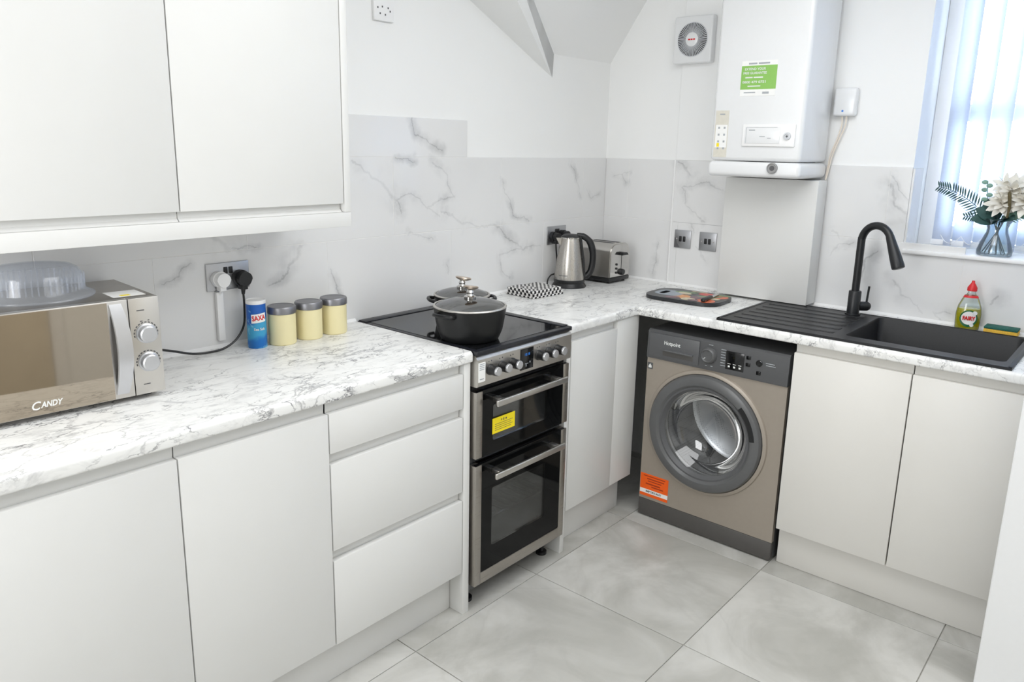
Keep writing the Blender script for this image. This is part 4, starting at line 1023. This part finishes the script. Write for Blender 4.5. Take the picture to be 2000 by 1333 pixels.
obj('boxing_panel', MB().box(-0.112, -0.0105, -1.103, -0.703, H + 0.0095, 1.447, 0.003), 'white')
bp = bpy.data.objects['boxing_panel']; tag(centre_origin(bp), 'plain white boxing panel hiding the pipes under the boiler', 'panel')

rc = thing('wireless_receiver', 'small white heating receiver with blue light, right of the boiler', 'receiver', (0.0, -1.14, 1.70))
obj('case', MB().box(-0.028, 0.0078, -1.185, -1.097, 1.702, 1.812, 0.010, 3), 'gloss_white', rc)
obj('status_light', MB().cyl((-0.028, -1.136, 1.722), 0.004, 0.001, '-x', 12), 'led', rc)
obj('cable', MB().tube([(-0.012, -1.132, 1.702), (-0.012, -1.134, 1.665), (-0.012, -1.122, 1.61), (-0.012, -1.103, 1.55), (-0.012, -1.0965, 1.49), (-0.016, -1.094, 1.448)], 0.003, 8, 5), 'cable', rc)
obj('cable', MB().tube([(-0.012, -1.150, 1.702), (-0.012, -1.147, 1.66), (-0.012, -1.130, 1.61), (-0.012, -1.111, 1.55), (-0.012, -1.1015, 1.49), (-0.024, -1.098, 1.448)], 0.003, 8, 5), 'cable', rc)

# ================================================================== WASHING MACHINE
wm = thing('washing_machine', 'dark taupe front loading washing machine with round glass door under worktop', 'washing machine', (-0.31, -0.933, 0.0))
WX = -0.572; WYA, WYB = -1.230, -0.637; WT = 0.834
b = MB(); t = 0.012
b.box(WX + 0.020, -0.03, WYA, WYA + t, 0.012, WT); b.box(WX + 0.020, -0.03, WYB - t, WYB, 0.012, WT)
b.box(WX + 0.020, -0.03, WYA + t, WYB - t, WT - t, WT); b.box(WX + 0.020, -0.03, WYA + t, WYB - t, 0.012, 0.03); b.box(-0.042, -0.03, WYA + t, WYB - t, 0.03, WT - t)
obj('cabinet', b, 'wgrey', wm)  # taupe sides, their shade put into the colour as dark grey
YC, ZC = -0.9165, 0.447
def sq_outline(y0, y1, z0, z1, n):
    """points on a rectangle, one per direction from (YC,ZC)"""
    pts = []
    for k in range(n):
        a = 2 * PI * k / n; c, s_ = math.cos(a), math.sin(a)
        ts_ = []
        if c > 1e-9: ts_.append((y1 - YC) / c)
        if c < -1e-9: ts_.append((y0 - YC) / c)
        if s_ > 1e-9: ts_.append((z1 - ZC) / s_)
        if s_ < -1e-9: ts_.append((z0 - ZC) / s_)
        q = min(ts_); pts.append((YC + q * c, ZC + q * s_))
    corners = [(y0, z0), (y0, z1), (y1, z0), (y1, z1)]
    for cy, cz in corners:
        i = min(range(n), key=lambda j: (pts[j][0] - cy) ** 2 + (pts[j][1] - cz) ** 2); pts[i] = (cy, cz)
    return pts
n = 72
circ = lambda r: [(YC + r * math.cos(2 * PI * k / n), ZC + r * math.sin(2 * PI * k / n)) for k in range(n)]
obj('front_panel', MB().ring_plate(sq_outline(WYA, WYB, 0.081, 0.712, n), circ(0.216), WX, WX + 0.020, lambda u_, v_, h_: (h_, u_, v_)), 'taupe', wm)
WM = Matrix.Translation((WX, YC, ZC)) @ Matrix.Rotation(-PI / 2, 4, 'Y')
obj('door_collar', MB().lathe([(0.246, 0.0), (0.262, 0.0), (0.259, 0.007), (0.250, 0.011), (0.246, 0.011)], 72, WM), 'taupe', wm)
dr = obj('door', MB().lathe([(0.184, 0.0), (0.243, 0.0), (0.2435, 0.016), (0.237, 0.026), (0.218, 0.033), (0.204, 0.032), (0.195, 0.024), (0.184, 0.010)], 72, WM), 'wring', wm)
obj('door_inner_ring', MB().lathe([(0.173, -0.004), (0.1948, 0.0), (0.1948, 0.0228), (0.187, 0.0235), (0.176, 0.006)], 72, WM), 'wgrey', dr)
obj('porthole_glass', MB().lathe([(0.177, 0.004), (0.166, -0.004), (0.150, -0.040), (0.12, -0.070), (0.06, -0.084), (0, -0.086)], 60, WM), 'washglass', dr)
gp = []
for k in range(9):
    a = math.radians(8 + k * 4.6); gp.append((0.203 * math.cos(a), 0.203 * math.sin(a)))
for k in range(9):
    a = math.radians(8 + (8 - k) * 4.6); gp.append((0.222 * math.cos(a), 0.222 * math.sin(a)))
g_ = MB(); 
fv = [g_.bm.verts.new((WX - 0.0338, YC - p_[0], ZC + p_[1])) for p_ in gp]; bv = [g_.bm.verts.new((WX - 0.0300, YC - p_[0], ZC + p_[1])) for p_ in gp]
g_.bm.faces.new(fv); g_.bm.faces.new(bv)
for k in range(len(gp)): g_.bm.faces.new((fv[k], fv[(k + 1) % len(gp)], bv[(k + 1) % len(gp)], bv[k]))
obj('grip_recess', g_, 'black', dr)
obj('door_seal', MB().lathe([(0.216, -0.001), (0.216, -0.030), (0.200, -0.050), (0.192, -0.046), (0.208, -0.024), (0.208, -0.001)], 60, WM), 'edge', wm)
dm = obj('drum', MB().lathe([(0.192, -0.055), (0.240, -0.060), (0.240, -0.36), (0.225, -0.37), (0.06, -0.385), (0, -0.385)], 60, WM), 'drum', wm)
for k in range(3):
    a = math.radians(75 + 120 * k)
    obj('drum_paddle', MB().box(0.18, 0.233, -0.022, 0.022, -0.34, -0.08, 0.012, 3, mat=WM @ Matrix.Rotation(a, 4, 'Z')), 'steel', dm)
hp = MB().prism([(WX + 0.020, 0.713), (WX - 0.006, 0.713), (WX - 0.008, 0.717), (WX - 0.004, 0.826), (WX + 0.004, WT), (WX + 0.020, WT)], WYA, WYB, 'y')
cp = obj('control_panel', hp, 'wgrey', wm)
def pf(z): return WX - 0.008 + (z - 0.717) / 0.109 * 0.004     # panel face
dw = obj('detergent_drawer', MB().box(WX - 0.0105, WX - 0.003, -0.872, -0.648, 0.722, 0.822, 0.002), 'wgrey', wm)
obj('drawer_pull', MB().box(WX - 0.0115, WX - 0.0104, -0.848, -0.712, 0.734, 0.758, 0.0004), 'wkick', dw)
obj('pull_lip', MB().prism([(WX - 0.0115, 0.758), (WX - 0.020, 0.7565), (WX - 0.019, 0.761), (WX - 0.0104, 0.764)], -0.848, -0.712, 'y'), 'wgrey', dw)
text('Hotpoint', 0.022, (WX - 0.0107, -0.752, 0.788), FACE_B, 'ink_white', dw, bold=0.0003, width=0.072)
KM = Matrix.Translation((pf(0.774), -0.914, 0.774)) @ Matrix.Rotation(-PI / 2, 4, 'Y')
kn = obj('programme_dial', MB().lathe([(0, 0), (0.0335, 0), (0.0325, 0.010), (0.026, 0.020), (0.0245, 0.021), (0.021, 0.016), (0, 0.016)], 36, KM), 'wring', wm)
obj('dial_pointer', MB().box(0.012, 0.020, -0.0012, 0.0012, 0.016, 0.0166, mat=KM @ Matrix.Rotation(2.3, 4, 'Z')), 'ink_white', kn)
obj('screen', MB().box(pf(0.77) - 0.0020, pf(0.77) + 0.003, -1.058, -0.984, 0.734, 0.806, 0.0006), 'screen', wm)
xs = pf(0.77) - 0.0021
bars(cp, 'screen_print', 'ink_white', [(-0.028 + 0.022 * k, -0.016 + 0.022 * k, -0.016, -0.014) for k in range(3)] + [(-0.026 + 0.022 * k, -0.018 + 0.022 * k, -0.029, -0.022) for k in range(3)], FACE_B, (xs, -1.021, 0.772))
pr = []
for k in range(7): pr.append((-0.064, -0.050, 0.028 - 0.0105 * k, 0.0305 - 0.0105 * k)); pr.append((0.045, 0.066 - 0.002 * (k % 3), 0.033 - 0.0105 * k, 0.0355 - 0.0105 * k))
pr += [(-0.008, 0.010, 0.042, 0.0445), (-0.018, -0.010, -0.044, -0.041), (0.005, 0.014, -0.043, -0.040)]
bars(cp, 'programme_print', 'ink_pale', [(a, b_, c, d_) for a, b_, c, d_ in pr if a > -0.05 or True][0:99], FACE_B, (pf(0.765) - 0.0002, -0.914 - 0.004, 0.773), th=0.0012)
for y, z in ((-1.074, 0.795), (-1.074, 0.768), (-1.118, 0.744)):
    obj('button', MB().box(pf(z) - 0.0035, pf(z) + 0.003, y - 0.0085, y + 0.0085, z - 0.007, z + 0.007, 0.001), 'screen', wm)
obj('power_button', MB().lathe([(0, 0), (0.0125, 0), (0.0125, 0.003), (0.0095, 0.004), (0.0085, 0.002), (0, 0.002)], 24, Matrix.Translation((pf(0.78), -1.117, 0.782)) @ Matrix.Rotation(-PI / 2, 4, 'Y')), 'screen', wm)
bars(cp, 'side_print', 'ink_pale', [(-0.016, 0.018, 0.006, 0.0085), (-0.014, 0.022, -0.002, 0.0005), (0.034, 0.042, -0.050, -0.046)], FACE_B, (pf(0.775), -1.158, 0.780), th=0.0012)
obj('kick_panel', MB().box(WX - 0.003, WX + 0.020, WYA, WYB, 0.006, 0.080, 0.004), 'wkick', wm)
for y in (WYA + 0.05, WYB - 0.05):
    for x in (WX + 0.07, -0.08): obj('foot', MB().cyl((x, y, 0), 0.02, 0.013, 'z', 14), 'rubber', wm)
sq = obj('energy_mark', MB().box(WX - 0.0012, WX, -0.664, -0.640, 0.663, 0.690), 'wgrey', wm)
obj('house_symbol', MB().prism([(-0.659, 0.668), (-0.645, 0.668), (-0.645, 0.676), (-0.652, 0.686), (-0.659, 0.676)], WX - 0.0018, WX - 0.0012, 'x'), 'ink_white', sq, smooth=0)
os_ = obj('warning_sticker', MB().box(WX - 0.0012, WX, -0.774, -0.640, 0.094, 0.196), 'orange', wm)
obj('white_band', MB().box(WX - 0.0017, WX - 0.0012, -0.774, -0.640, 0.108, 0.126), 'paper', os_)
text('IMPORTANT', 0.0125, (WX - 0.0019, -0.707, 0.117), FACE_B, 'ink', os_, bold=0.0002, width=0.075)
bars(os_, 'printed_lines', 'ink_orange', [(-0.052, 0.052, 0.040, 0.044), (-0.035, 0.048, 0.028, 0.033), (-0.030, 0.035, 0.018, 0.022), (-0.040, 0.030, 0.004, 0.010), (-0.012, 0.045, -0.006, -0.001)], FACE_B, (WX - 0.0012, -0.707, 0.145))

# ================================================================== SINK, TAP
sk = thing('sink', 'black composite sink with ribbed drainer set into the right worktop', 'sink', (-0.34, -1.42, H))
SX0, SX1, SY0, SY1, SZ = -0.592, -0.086, -1.905, -0.938, H + 0.0075
RIM = lambda u_, v_, h_: (u_, v_, h_)
bxo = rrect(-0.522, -0.103, -1.878, -1.390, 0.022, 5)
def rect_outline(x0, x1, y0, y1, ref):
    cx = sum(p_[0] for p_ in ref) / len(ref); cy = sum(p_[1] for p_ in ref) / len(ref); pts = []
    for px_, py_ in ref:
        dx, dy = px_ - cx, py_ - cy; ts_ = []
        if dx > 1e-9: ts_.append((x1 - cx) / dx)
        if dx < -1e-9: ts_.append((x0 - cx) / dx)
        if dy > 1e-9: ts_.append((y1 - cy) / dy)
        if dy < -1e-9: ts_.append((y0 - cy) / dy)
        q = min(ts_); pts.append((cx + dx * q, cy + dy * q))
    for c in ((x0, y0), (x0, y1), (x1, y0), (x1, y1)):
        i = min(range(len(pts)), key=lambda j: (pts[j][0] - c[0]) ** 2 + (pts[j][1] - c[1]) ** 2); pts[i] = c
    return pts
sm = MB().ring_plate(rect_outline(SX0, SX1, SY0, -1.385, bxo), bxo, H + 0.0002, SZ, RIM)
sm.box(SX0, SX1, -1.385, SY1, H + 0.0002, SZ, 0.0)
obj('sink_top', sm, 'sink', sk)
bw = MB()
lev = [(0.0, SZ), (0.002, SZ - 0.004), (0.006, H - 0.15), (0.018, H - 0.178), (0.05, H - 0.186)]
ringsv = []
for ins, z in lev:
    ringsv.append([bw.bm.verts.new((x, y, z)) for x, y in rrect(-0.522 + ins, -0.103 - ins, -1.878 + ins, -1.390 - ins, 0.022, 5)])
for a, c in zip(ringsv, ringsv[1:]):
    for k in range(len(a)):
        j = (k + 1) % len(a); bw.bm.faces.new((a[k], a[j], c[j], c[k]))
bw.bm.faces.new(ringsv[-1])
obj('bowl', bw, 'sink', sk)
obj('waste', MB().cyl((-0.31, -1.63, H - 0.186), 0.042, 0.003, 'z', 24, bev=0.001), 'steel', sk)
for k in range(6):
    x = -0.520 + 0.068 * k
    obj('drainer_rib', MB().box(x, x + 0.034, -1.350, -0.975, SZ - 0.001, SZ + 0.0016, 0.0012, 2), 'sink', sk)
obj('rim_edge', MB().box(SX0, SX0 + 0.012, SY0, SY1, SZ - 0.001, SZ + 0.0018, 0.0015).box(SX1 - 0.010, SX1, SY0, SY1, SZ - 0.001, SZ + 0.0018, 0.0015).box(SX0, SX1, SY0, SY0 + 0.012, SZ - 0.001, SZ + 0.0018, 0.0015).box(SX0, SX1, SY1 - 0.012, SY1, SZ - 0.001, SZ + 0.0018, 0.0015), 'sink', sk)

tp = thing('kitchen_tap', 'matt black swan neck kitchen tap with side lever standing on the sink', 'tap', (-0.1335, -1.298, SZ))
d = Vector((-0.4, -0.92, 0)).normalized(); T0 = Vector((-0.1335, -1.298, 0))
def tpv(s_, z): return T0 + d * s_ + Vector((0, 0, z))
obj('base_ring', MB().cyl((T0.x, T0.y, SZ + 0.0005), 0.029, 0.006, 'z', 28, bev=0.001), 'matt_black', tp)
obj('tap_body', MB().lathe([(0, 0.006), (0.0235, 0.006), (0.0235, 0.094), (0.0215, 0.097), (0, 0.097)], 28, Matrix.Translation((T0.x, T0.y, SZ))), 'matt_black', tp)
pth = [tpv(0, SZ + 0.095), tpv(0, 1.10)]
zc = 1.2235; R_ = 0.066
for k in range(15):
    a = PI - k / 14 * math.radians(160)
    pth.append(tpv(R_ + R_ * math.cos(a), zc + R_ * math.sin(a) * 1.02))
obj('spout_tube', MB().tube(pth, 0.0145, 18, 2), 'matt_black', tp)
e0 = pth[-1]; ed = (tpv(0.178, 1.140) - e0)
L = ed.length; q = ed.normalized().to_track_quat('Z', 'Y').to_matrix().to_4x4()
sh = Matrix.Translation(e0 - ed.normalized() * 0.012) @ q
obj('spray_head', MB().lathe([(0, 0), (0.0150, 0), (0.0165, 0.02), (0.0215, L * 0.7), (0.0235, L), (0.0225, L + 0.008), (0.019, L + 0.010), (0, L + 0.010)], 28, sh), 'matt_black', tp)
dl = Vector((0.653, -0.757, 0)).normalized()
p0 = T0 + dl * 0.018 + Vector((0, 0, SZ + 0.035)); p1 = T0 + dl * 0.050 + Vector((0, 0, SZ + 0.035))
obj('valve', MB().tube([p0, p1], 0.0185, 22).sphere(p1, 0.0185), 'matt_black', tp)
obj('lever', MB().tube([p1 + Vector((-0.001, 0, 0.012)), p1 + Vector((0.004, -0.002, 0.080))], 0.0042, 10), 'matt_black', tp)

# ================================================================== SOAP, SPONGE
so = thing('dish_soap_bottle', 'clear dish soap bottle of yellow liquid with red cap behind the sink', 'bottle', (-0.046, -1.682, H), math.radians(-90 + 14))
def oval(prof, sy): return MB().lathe(prof, 36, None, 1.0, sy)
obj('bottle_body', oval([(0, 0), (0.037, 0), (0.040, 0.004), (0.0415, 0.03), (0.042, 0.06), (0.038, 0.088), (0.028, 0.115), (0.0165, 0.132), (0.0125, 0.138), (0.0125, 0.146), (0, 0.146)], 0.62), 'clear', so, local=True)
obj('liquid', oval([(0, 0.002), (0.0355, 0.002), (0.0385, 0.006), (0.040, 0.03), (0.0405, 0.06), (0.0385, 0.080), (0, 0.080)], 0.60), 'soapliq', so, local=True)
obj('cap', MB().lathe([(0, 0.146), (0.0165, 0.146), (0.0165, 0.158), (0.011, 0.168), (0.006, 0.176), (0.005, 0.184), (0, 0.185)], 24), 'red', so, local=True)
obj('neck_label', oval([(0.0255, 0.121), (0.0258, 0.1212), (0.0215, 0.1292), (0.0213, 0.129)], 0.70), 'red', so, local=True)
def oval_patch(r0, mat, zc_, ry, name, yoff):
    b = MB(); pts = []
    for k in range(24):
        a = 2 * PI * k / 24; u_ = r0 * math.cos(a); pts.append((u_, -0.0265 * math.sqrt(max(0.0, 1 - (u_ / 0.0425) ** 2)) - yoff, zc_ + ry * math.sin(a)))
    c0 = b.bm.verts.new((0, -0.0265 - yoff, zc_)); vs = [b.bm.verts.new(p_) for p_ in pts]
    for k in range(24): b.bm.faces.new((c0, vs[k], vs[(k + 1) % 24]))
    return obj(name, b, mat, so, local=True)
oval_patch(0.0290, 'dkgreen', 0.045, 0.032, 'label', 0.0008)
oval_patch(0.0245, 'paper', 0.047, 0.025, 'label_disc', 0.0016)
text('FAIRY', 0.0200, (0.0, -0.0292, 0.046), FACE_A, 'red', so, local=True, bold=0.0009, width=0.041)
obj('label_flower', MB().cyl((0.018, -0.0272, 0.067), 0.008, 0.001, '-y', 10).cyl((0.012, -0.0275, 0.022), 0.007, 0.001, '-y', 8), 'ink_white', so, local=True)
sp = thing('sponge', 'yellow washing up sponge with green scourer top beside the soap bottle', 'sponge', (-0.05, -1.795, H))
obj('foam', MB().box(-0.082, -0.018, -1.848, -1.742, H + 0.0003, H + 0.020, 0.003), 'sponge', sp)
obj('scourer', MB().box(-0.082, -0.018, -1.848, -1.742, H + 0.0201, H + 0.028, 0.002), 'scour', sp)

# ================================================================== CHOPPING BOARD AND KNIFE
cb = thing('chopping_board', 'dark chopping board printed with sliced vegetables, on the corner worktop', 'board', (-0.300, -0.662, H), math.radians(3))
bw2, bl2 = 0.122, 0.170
def outline(s_=1.0, nn=64):
    pts = []
    for k in range(nn):
        a = 2 * PI * k / nn; c, s2 = math.cos(a), math.sin(a); e = 2.0 / 4.2
        pts.append((bw2 * s_ * math.copysign(abs(c) ** e, c), bl2 * s_ * math.copysign(abs(s2) ** e, s2)))
    return pts
hc = (0.0, 0.112)
oo = outline()
def hole(r_): return [(hc[0] + 0.036 * r_ * math.copysign(abs(math.cos(a)) ** 0.6, math.cos(a)), hc[1] + 0.0135 * r_ * math.copysign(abs(math.sin(a)) ** 0.8, math.sin(a))) for a in [math.atan2(p_[1] - hc[1], p_[0] - hc[0]) for p_ in oo]]
b = MB().ring_plate(oo, hole(1.0), 0.003, 0.017, lambda u_, v_, h_: (u_, v_, h_))
obj('board', b, 'slate', cb, local=True)
for x in (-0.085, 0.085):
    for y in (-0.12, 0.12): obj('foot', MB().cyl((x, y, 0), 0.008, 0.003, 'z', 12), 'rubber', cb, local=True)
def blob(cx, cy, rx, ry, mat, z, rot=0.0, nn=18):
    b = MB(); M_ = Matrix.Translation((cx, cy, 0)) @ Matrix.Rotation(rot, 4, 'Z')
    pts = [M_ @ Vector((rx * math.cos(2 * PI * k / nn), ry * math.sin(2 * PI * k / nn), z)) for k in range(nn)]
    b.poly(pts); return obj('printed_motif', b, mat, cb, local=True, smooth=0)
b = MB().ring_plate([(x * 0.90, y) for x, y in [(hc[0] + (p_[0] - hc[0]) * 0.55, hc[1] + (p_[1] - hc[1]) * (0.62 if p_[1] > hc[1] else 0.30)) for p_ in oo]], hole(1.15), 0.017, 0.0174, lambda u_, v_, h_: (u_, v_, h_))
obj('handle_print', b, 'bluegrey', cb, local=True, smooth=0)
zt = 0.0173
for i, (cx, cy, rx, ry, mt, rot) in enumerate([
        (-0.045, 0.008, 0.045, 0.038, 'o1', 0.3), (0.070, -0.055, 0.030, 0.036, 'o2', 0.0), (0.050, -0.125, 0.040, 0.034, 'o3', 0.4), (-0.070, -0.110, 0.040, 0.040, 'o3', 0.1),
        (0.030, -0.085, 0.020, 0.055, 'o4', 0.5), (-0.010, -0.118, 0.022, 0.030, 'o5', 0.0), (0.055, 0.035, 0.022, 0.050, 'o4', 0.2), (0.030, 0.030, 0.020, 0.034, 'o5', -0.3),
        (-0.085, 0.035, 0.024, 0.034, 'o6', 0.2), (-0.080, -0.035, 0.030, 0.030, 'o5', 0.0), (-0.090, -0.062, 0.018, 0.024, 'o6', 0.0), (0.098, -0.008, 0.010, 0.040, 'o5', 0.0), (0.088, -0.125, 0.018, 0.030, 'o4', 0.0), (-0.03, -0.05, 0.03, 0.028, 'o6', 0.2)]):
    blob(cx, cy, rx, ry, mt, zt + 0.00005 * i, rot)
kf = thing('knife', 'kitchen knife with black handle lying across the chopping board', 'knife', (-0.315, -0.768, H + 0.0178), math.radians(8))
obj('handle', MB().box(-0.085, 0.020, -0.010, 0.010, 0.0, 0.014, 0.005, 3), 'black', kf, local=True)
bm_ = MB(); prof_ = [(0.020, -0.010), (0.105, -0.009), (0.125, 0.004), (0.110, 0.009), (0.020, 0.009)]
bm_.prism(prof_, 0.004, 0.0058, 'z'); obj('blade', bm_, 'chrome', kf, local=True)

# ================================================================== VASE WITH FLOWERS
VX, VY, VZ = 0.060, -1.716, 1.1955
va = thing('flower_vase', 'clear glass vase of white flowers and green leaves on the windowsill', 'vase', (VX, VY, VZ))
obj('glass', MB().lathe([(0, 0), (0.054, 0), (0.058, 0.004), (0.059, 0.018), (0.050, 0.048), (0.036, 0.085), (0.034, 0.10), (0.040, 0.122), (0.050, 0.135), (0.048, 0.1352), (0.038, 0.121), (0.032, 0.10), (0.034, 0.085), (0.048, 0.047), (0.056, 0.018), (0.054, 0.008), (0, 0.008)], 40), 'clear', va, local=True)
random.seed(11)
for k in range(9):
    a = 2 * PI * k / 9; r0 = 0.020 + 0.016 * random.random()
    st_ = MB().tube([(r0 * math.cos(a) * 1.2, r0 * math.sin(a) * 1.2, 0.009), (0.006 * math.cos(a + 2.6), 0.006 * math.sin(a + 2.6), 0.10), (0.022 * math.cos(a + 3.0), 0.022 * math.sin(a + 3.0), 0.15)], 0.0019, 6, 4)
    obj('stem', st_, 'stem', va, local=True)
def leaf_mesh(L, Wd, bend=0.25, nn=6):
    """leaf from origin along +x, up +z"""
    b = MB(); rows_ = []
    for k in range(nn + 1):
        t_ = k / nn; hw = Wd * (math.sin(PI * min(1.0, t_ * 0.93 + 0.05)) ** 0.8) / 2; z = -bend * L * t_ * t_
        rows_.append([b.bm.verts.new((L * t_, -hw, z + 0.15 * hw)), b.bm.verts.new((L * t_, 0, z)), b.bm.verts.new((L * t_, hw, z + 0.15 * hw))])
    for a, c in zip(rows_, rows_[1:]):
        for i in (0, 1): b.bm.faces.new((a[i], a[i + 1], c[i + 1], c[i]))
    return b
def orient(p, direction, roll=0.0):
    d_ = Vector(direction).normalized()
    return Matrix.Translation(p) @ d_.to_track_quat('X', 'Z').to_matrix().to_4x4() @ Matrix.Rotation(roll, 4, 'X')
def leaf(p, direction, L, Wd, mat, roll=0.0, bend=0.25, name='leaf'):
    b = leaf_mesh(L, Wd, bend)
    bmesh.ops.transform(b.bm, matrix=orient_n(p, direction, (-0.8, 0.25 * math.sin(roll * 3), 0.5)), verts=b.bm.verts)
    return obj(name, b, mat, va, local=True, smooth=60)
def orient_n(p, direction, normal):
    X = Vector(direction).normalized(); Nn = Vector(normal); Z = (Nn - X * Nn.dot(X)).normalized(); Y = Z.cross(X)
    return Matrix(((X.x, Y.x, Z.x, p[0]), (X.y, Y.y, Z.y, p[1]), (X.z, Y.z, Z.z, p[2]), (0, 0, 0, 1)))
def frond(pts, n_, L0, mat, roll=0.0, name='fern_frond'):
    """curved rib with paired narrow leaflets, one mesh"""
    b = MB(); P_ = [Vector(p) for p in pts]; seg_ = len(P_) - 1
    b.tube(P_, 0.0013, 5, 4)
    def at(t_):
        x = t_ * seg_; i = min(int(x), seg_ - 1); return P_[i].lerp(P_[i + 1], x - i), (P_[i + 1] - P_[i]).normalized()
    for k in range(n_):
        t_ = 0.12 + 0.86 * k / (n_ - 1); p, tg = at(t_); Ln = L0 * (1 - 0.55 * abs(t_ - 0.3) - 0.35 * max(0, t_ - 0.7))
        side = tg.cross(Vector((1, 0, 0.15))).normalized()
        for s_ in (1, -1):
            dd = (side * s_ + tg * 0.55).normalized()
            lm = leaf_mesh(Ln, 0.0062, 0.1, 3); bmesh.ops.transform(lm.bm, matrix=orient_n(p, dd, (-0.9, -0.2, 0.35)), verts=lm.bm.verts)
            tmp = bpy.data.meshes.new('t'); lm.bm.to_mesh(tmp); lm.bm.free(); b.bm.from_mesh(tmp); bpy.data.meshes.remove(tmp)
    return obj(name, b, mat, va, local=True, smooth=60)
frond([(0, 0.01, 0.13), (-0.005, 0.06, 0.165), (-0.01, 0.115, 0.205), (-0.012, 0.165, 0.232), (-0.01, 0.215, 0.245)], 22, 0.044, 'leaf')
frond([(0, -0.01, 0.13), (-0.004, -0.05, 0.160), (-0.006, -0.10, 0.185), (-0.004, -0.16, 0.20)], 16, 0.040, 'leaf2')
frond([(0, 0.008, 0.125), (-0.012, 0.04, 0.135), (-0.018, 0.08, 0.14), (-0.02, 0.11, 0.138)], 10, 0.030, 'leaf')
for p, dd, L, Wd, mt, rl in [((0, 0.0, 0.135), (-0.35, 0.75, 0.45), 0.085, 0.060, 'leaf', 0.9), ((0, 0.005, 0.13), (-0.5, 0.8, 0.12), 0.085, 0.055, 'leaf', 1.0), ((0, 0, 0.14), (-0.25, 0.22, 0.9), 0.095, 0.040, 'leaf', 0.6),
                             ((0, 0, 0.13), (-0.8, 0.05, 0.25), 0.065, 0.075, 'leaf', 0.1), ((0, -0.01, 0.13), (-0.7, -0.35, 0.25), 0.070, 0.060, 'leaf', -0.4), ((0, 0.02, 0.15), (-0.3, 0.5, 0.9), 0.07, 0.032, 'leaf', 0.8),
                             ((0, -0.01, 0.14), (-0.3, -0.75, 0.35), 0.09, 0.045, 'leaf2', -0.6)]:
    leaf(p, dd, L, Wd, mt, rl)
for z, y, s_ in ((0.205, 0.046, 1), (0.222, 0.052, -1), (0.240, 0.050, 1), (0.256, 0.056, -1), (0.268, 0.052, 1)):
    b = MB().sphere((-0.01, y + 0.010 * s_, z), 0.011, 0.25, 1.0, 0.75); obj('eucalyptus_leaf', b, 'leaf2', va, local=True)
obj('stem', MB().tube([(0, 0.01, 0.14), (-0.008, 0.042, 0.19), (-0.01, 0.054, 0.27)], 0.0014, 6, 4), 'stem', va, local=True)
def blossom(c, r, n_=16, name='blossom'):
    b = MB(); c = Vector(c)
    for k in range(n_):
        th = math.acos(1 - 1.75 * (k + 0.5) / n_); ph = k * 2.399963
        dd = Vector((math.sin(th) * math.cos(ph), math.sin(th) * math.sin(ph), math.cos(th)))
        lm = leaf_mesh(r * random.uniform(0.8, 1.1), r * 0.42, -0.25, 4); bmesh.ops.transform(lm.bm, matrix=orient(c, dd, ph), verts=lm.bm.verts)
        tmp = bpy.data.meshes.new('t'); lm.bm.to_mesh(tmp); lm.bm.free(); b.bm.from_mesh(tmp); bpy.data.meshes.remove(tmp)
    return obj(name, b, 'petal', va, local=True, smooth=60)
blossom((-0.012, -0.008, 0.195), 0.060, 48); blossom((-0.012, -0.075, 0.205), 0.068, 56); blossom((0.0, -0.03, 0.240), 0.060, 48)
blossom((0.01, 0.0, 0.262), 0.042, 18); blossom((0.005, -0.10, 0.26), 0.050, 20)
obj('catkin', MB().tube([(-0.05, -0.030, 0.145), (-0.055, -0.033, 0.18), (-0.058, -0.030, 0.215), (-0.056, -0.026, 0.240)], [0.004, 0.0055, 0.006, 0.003], 8, 3), 'catkin', va, local=True)

bpy.context.view_layer.update()
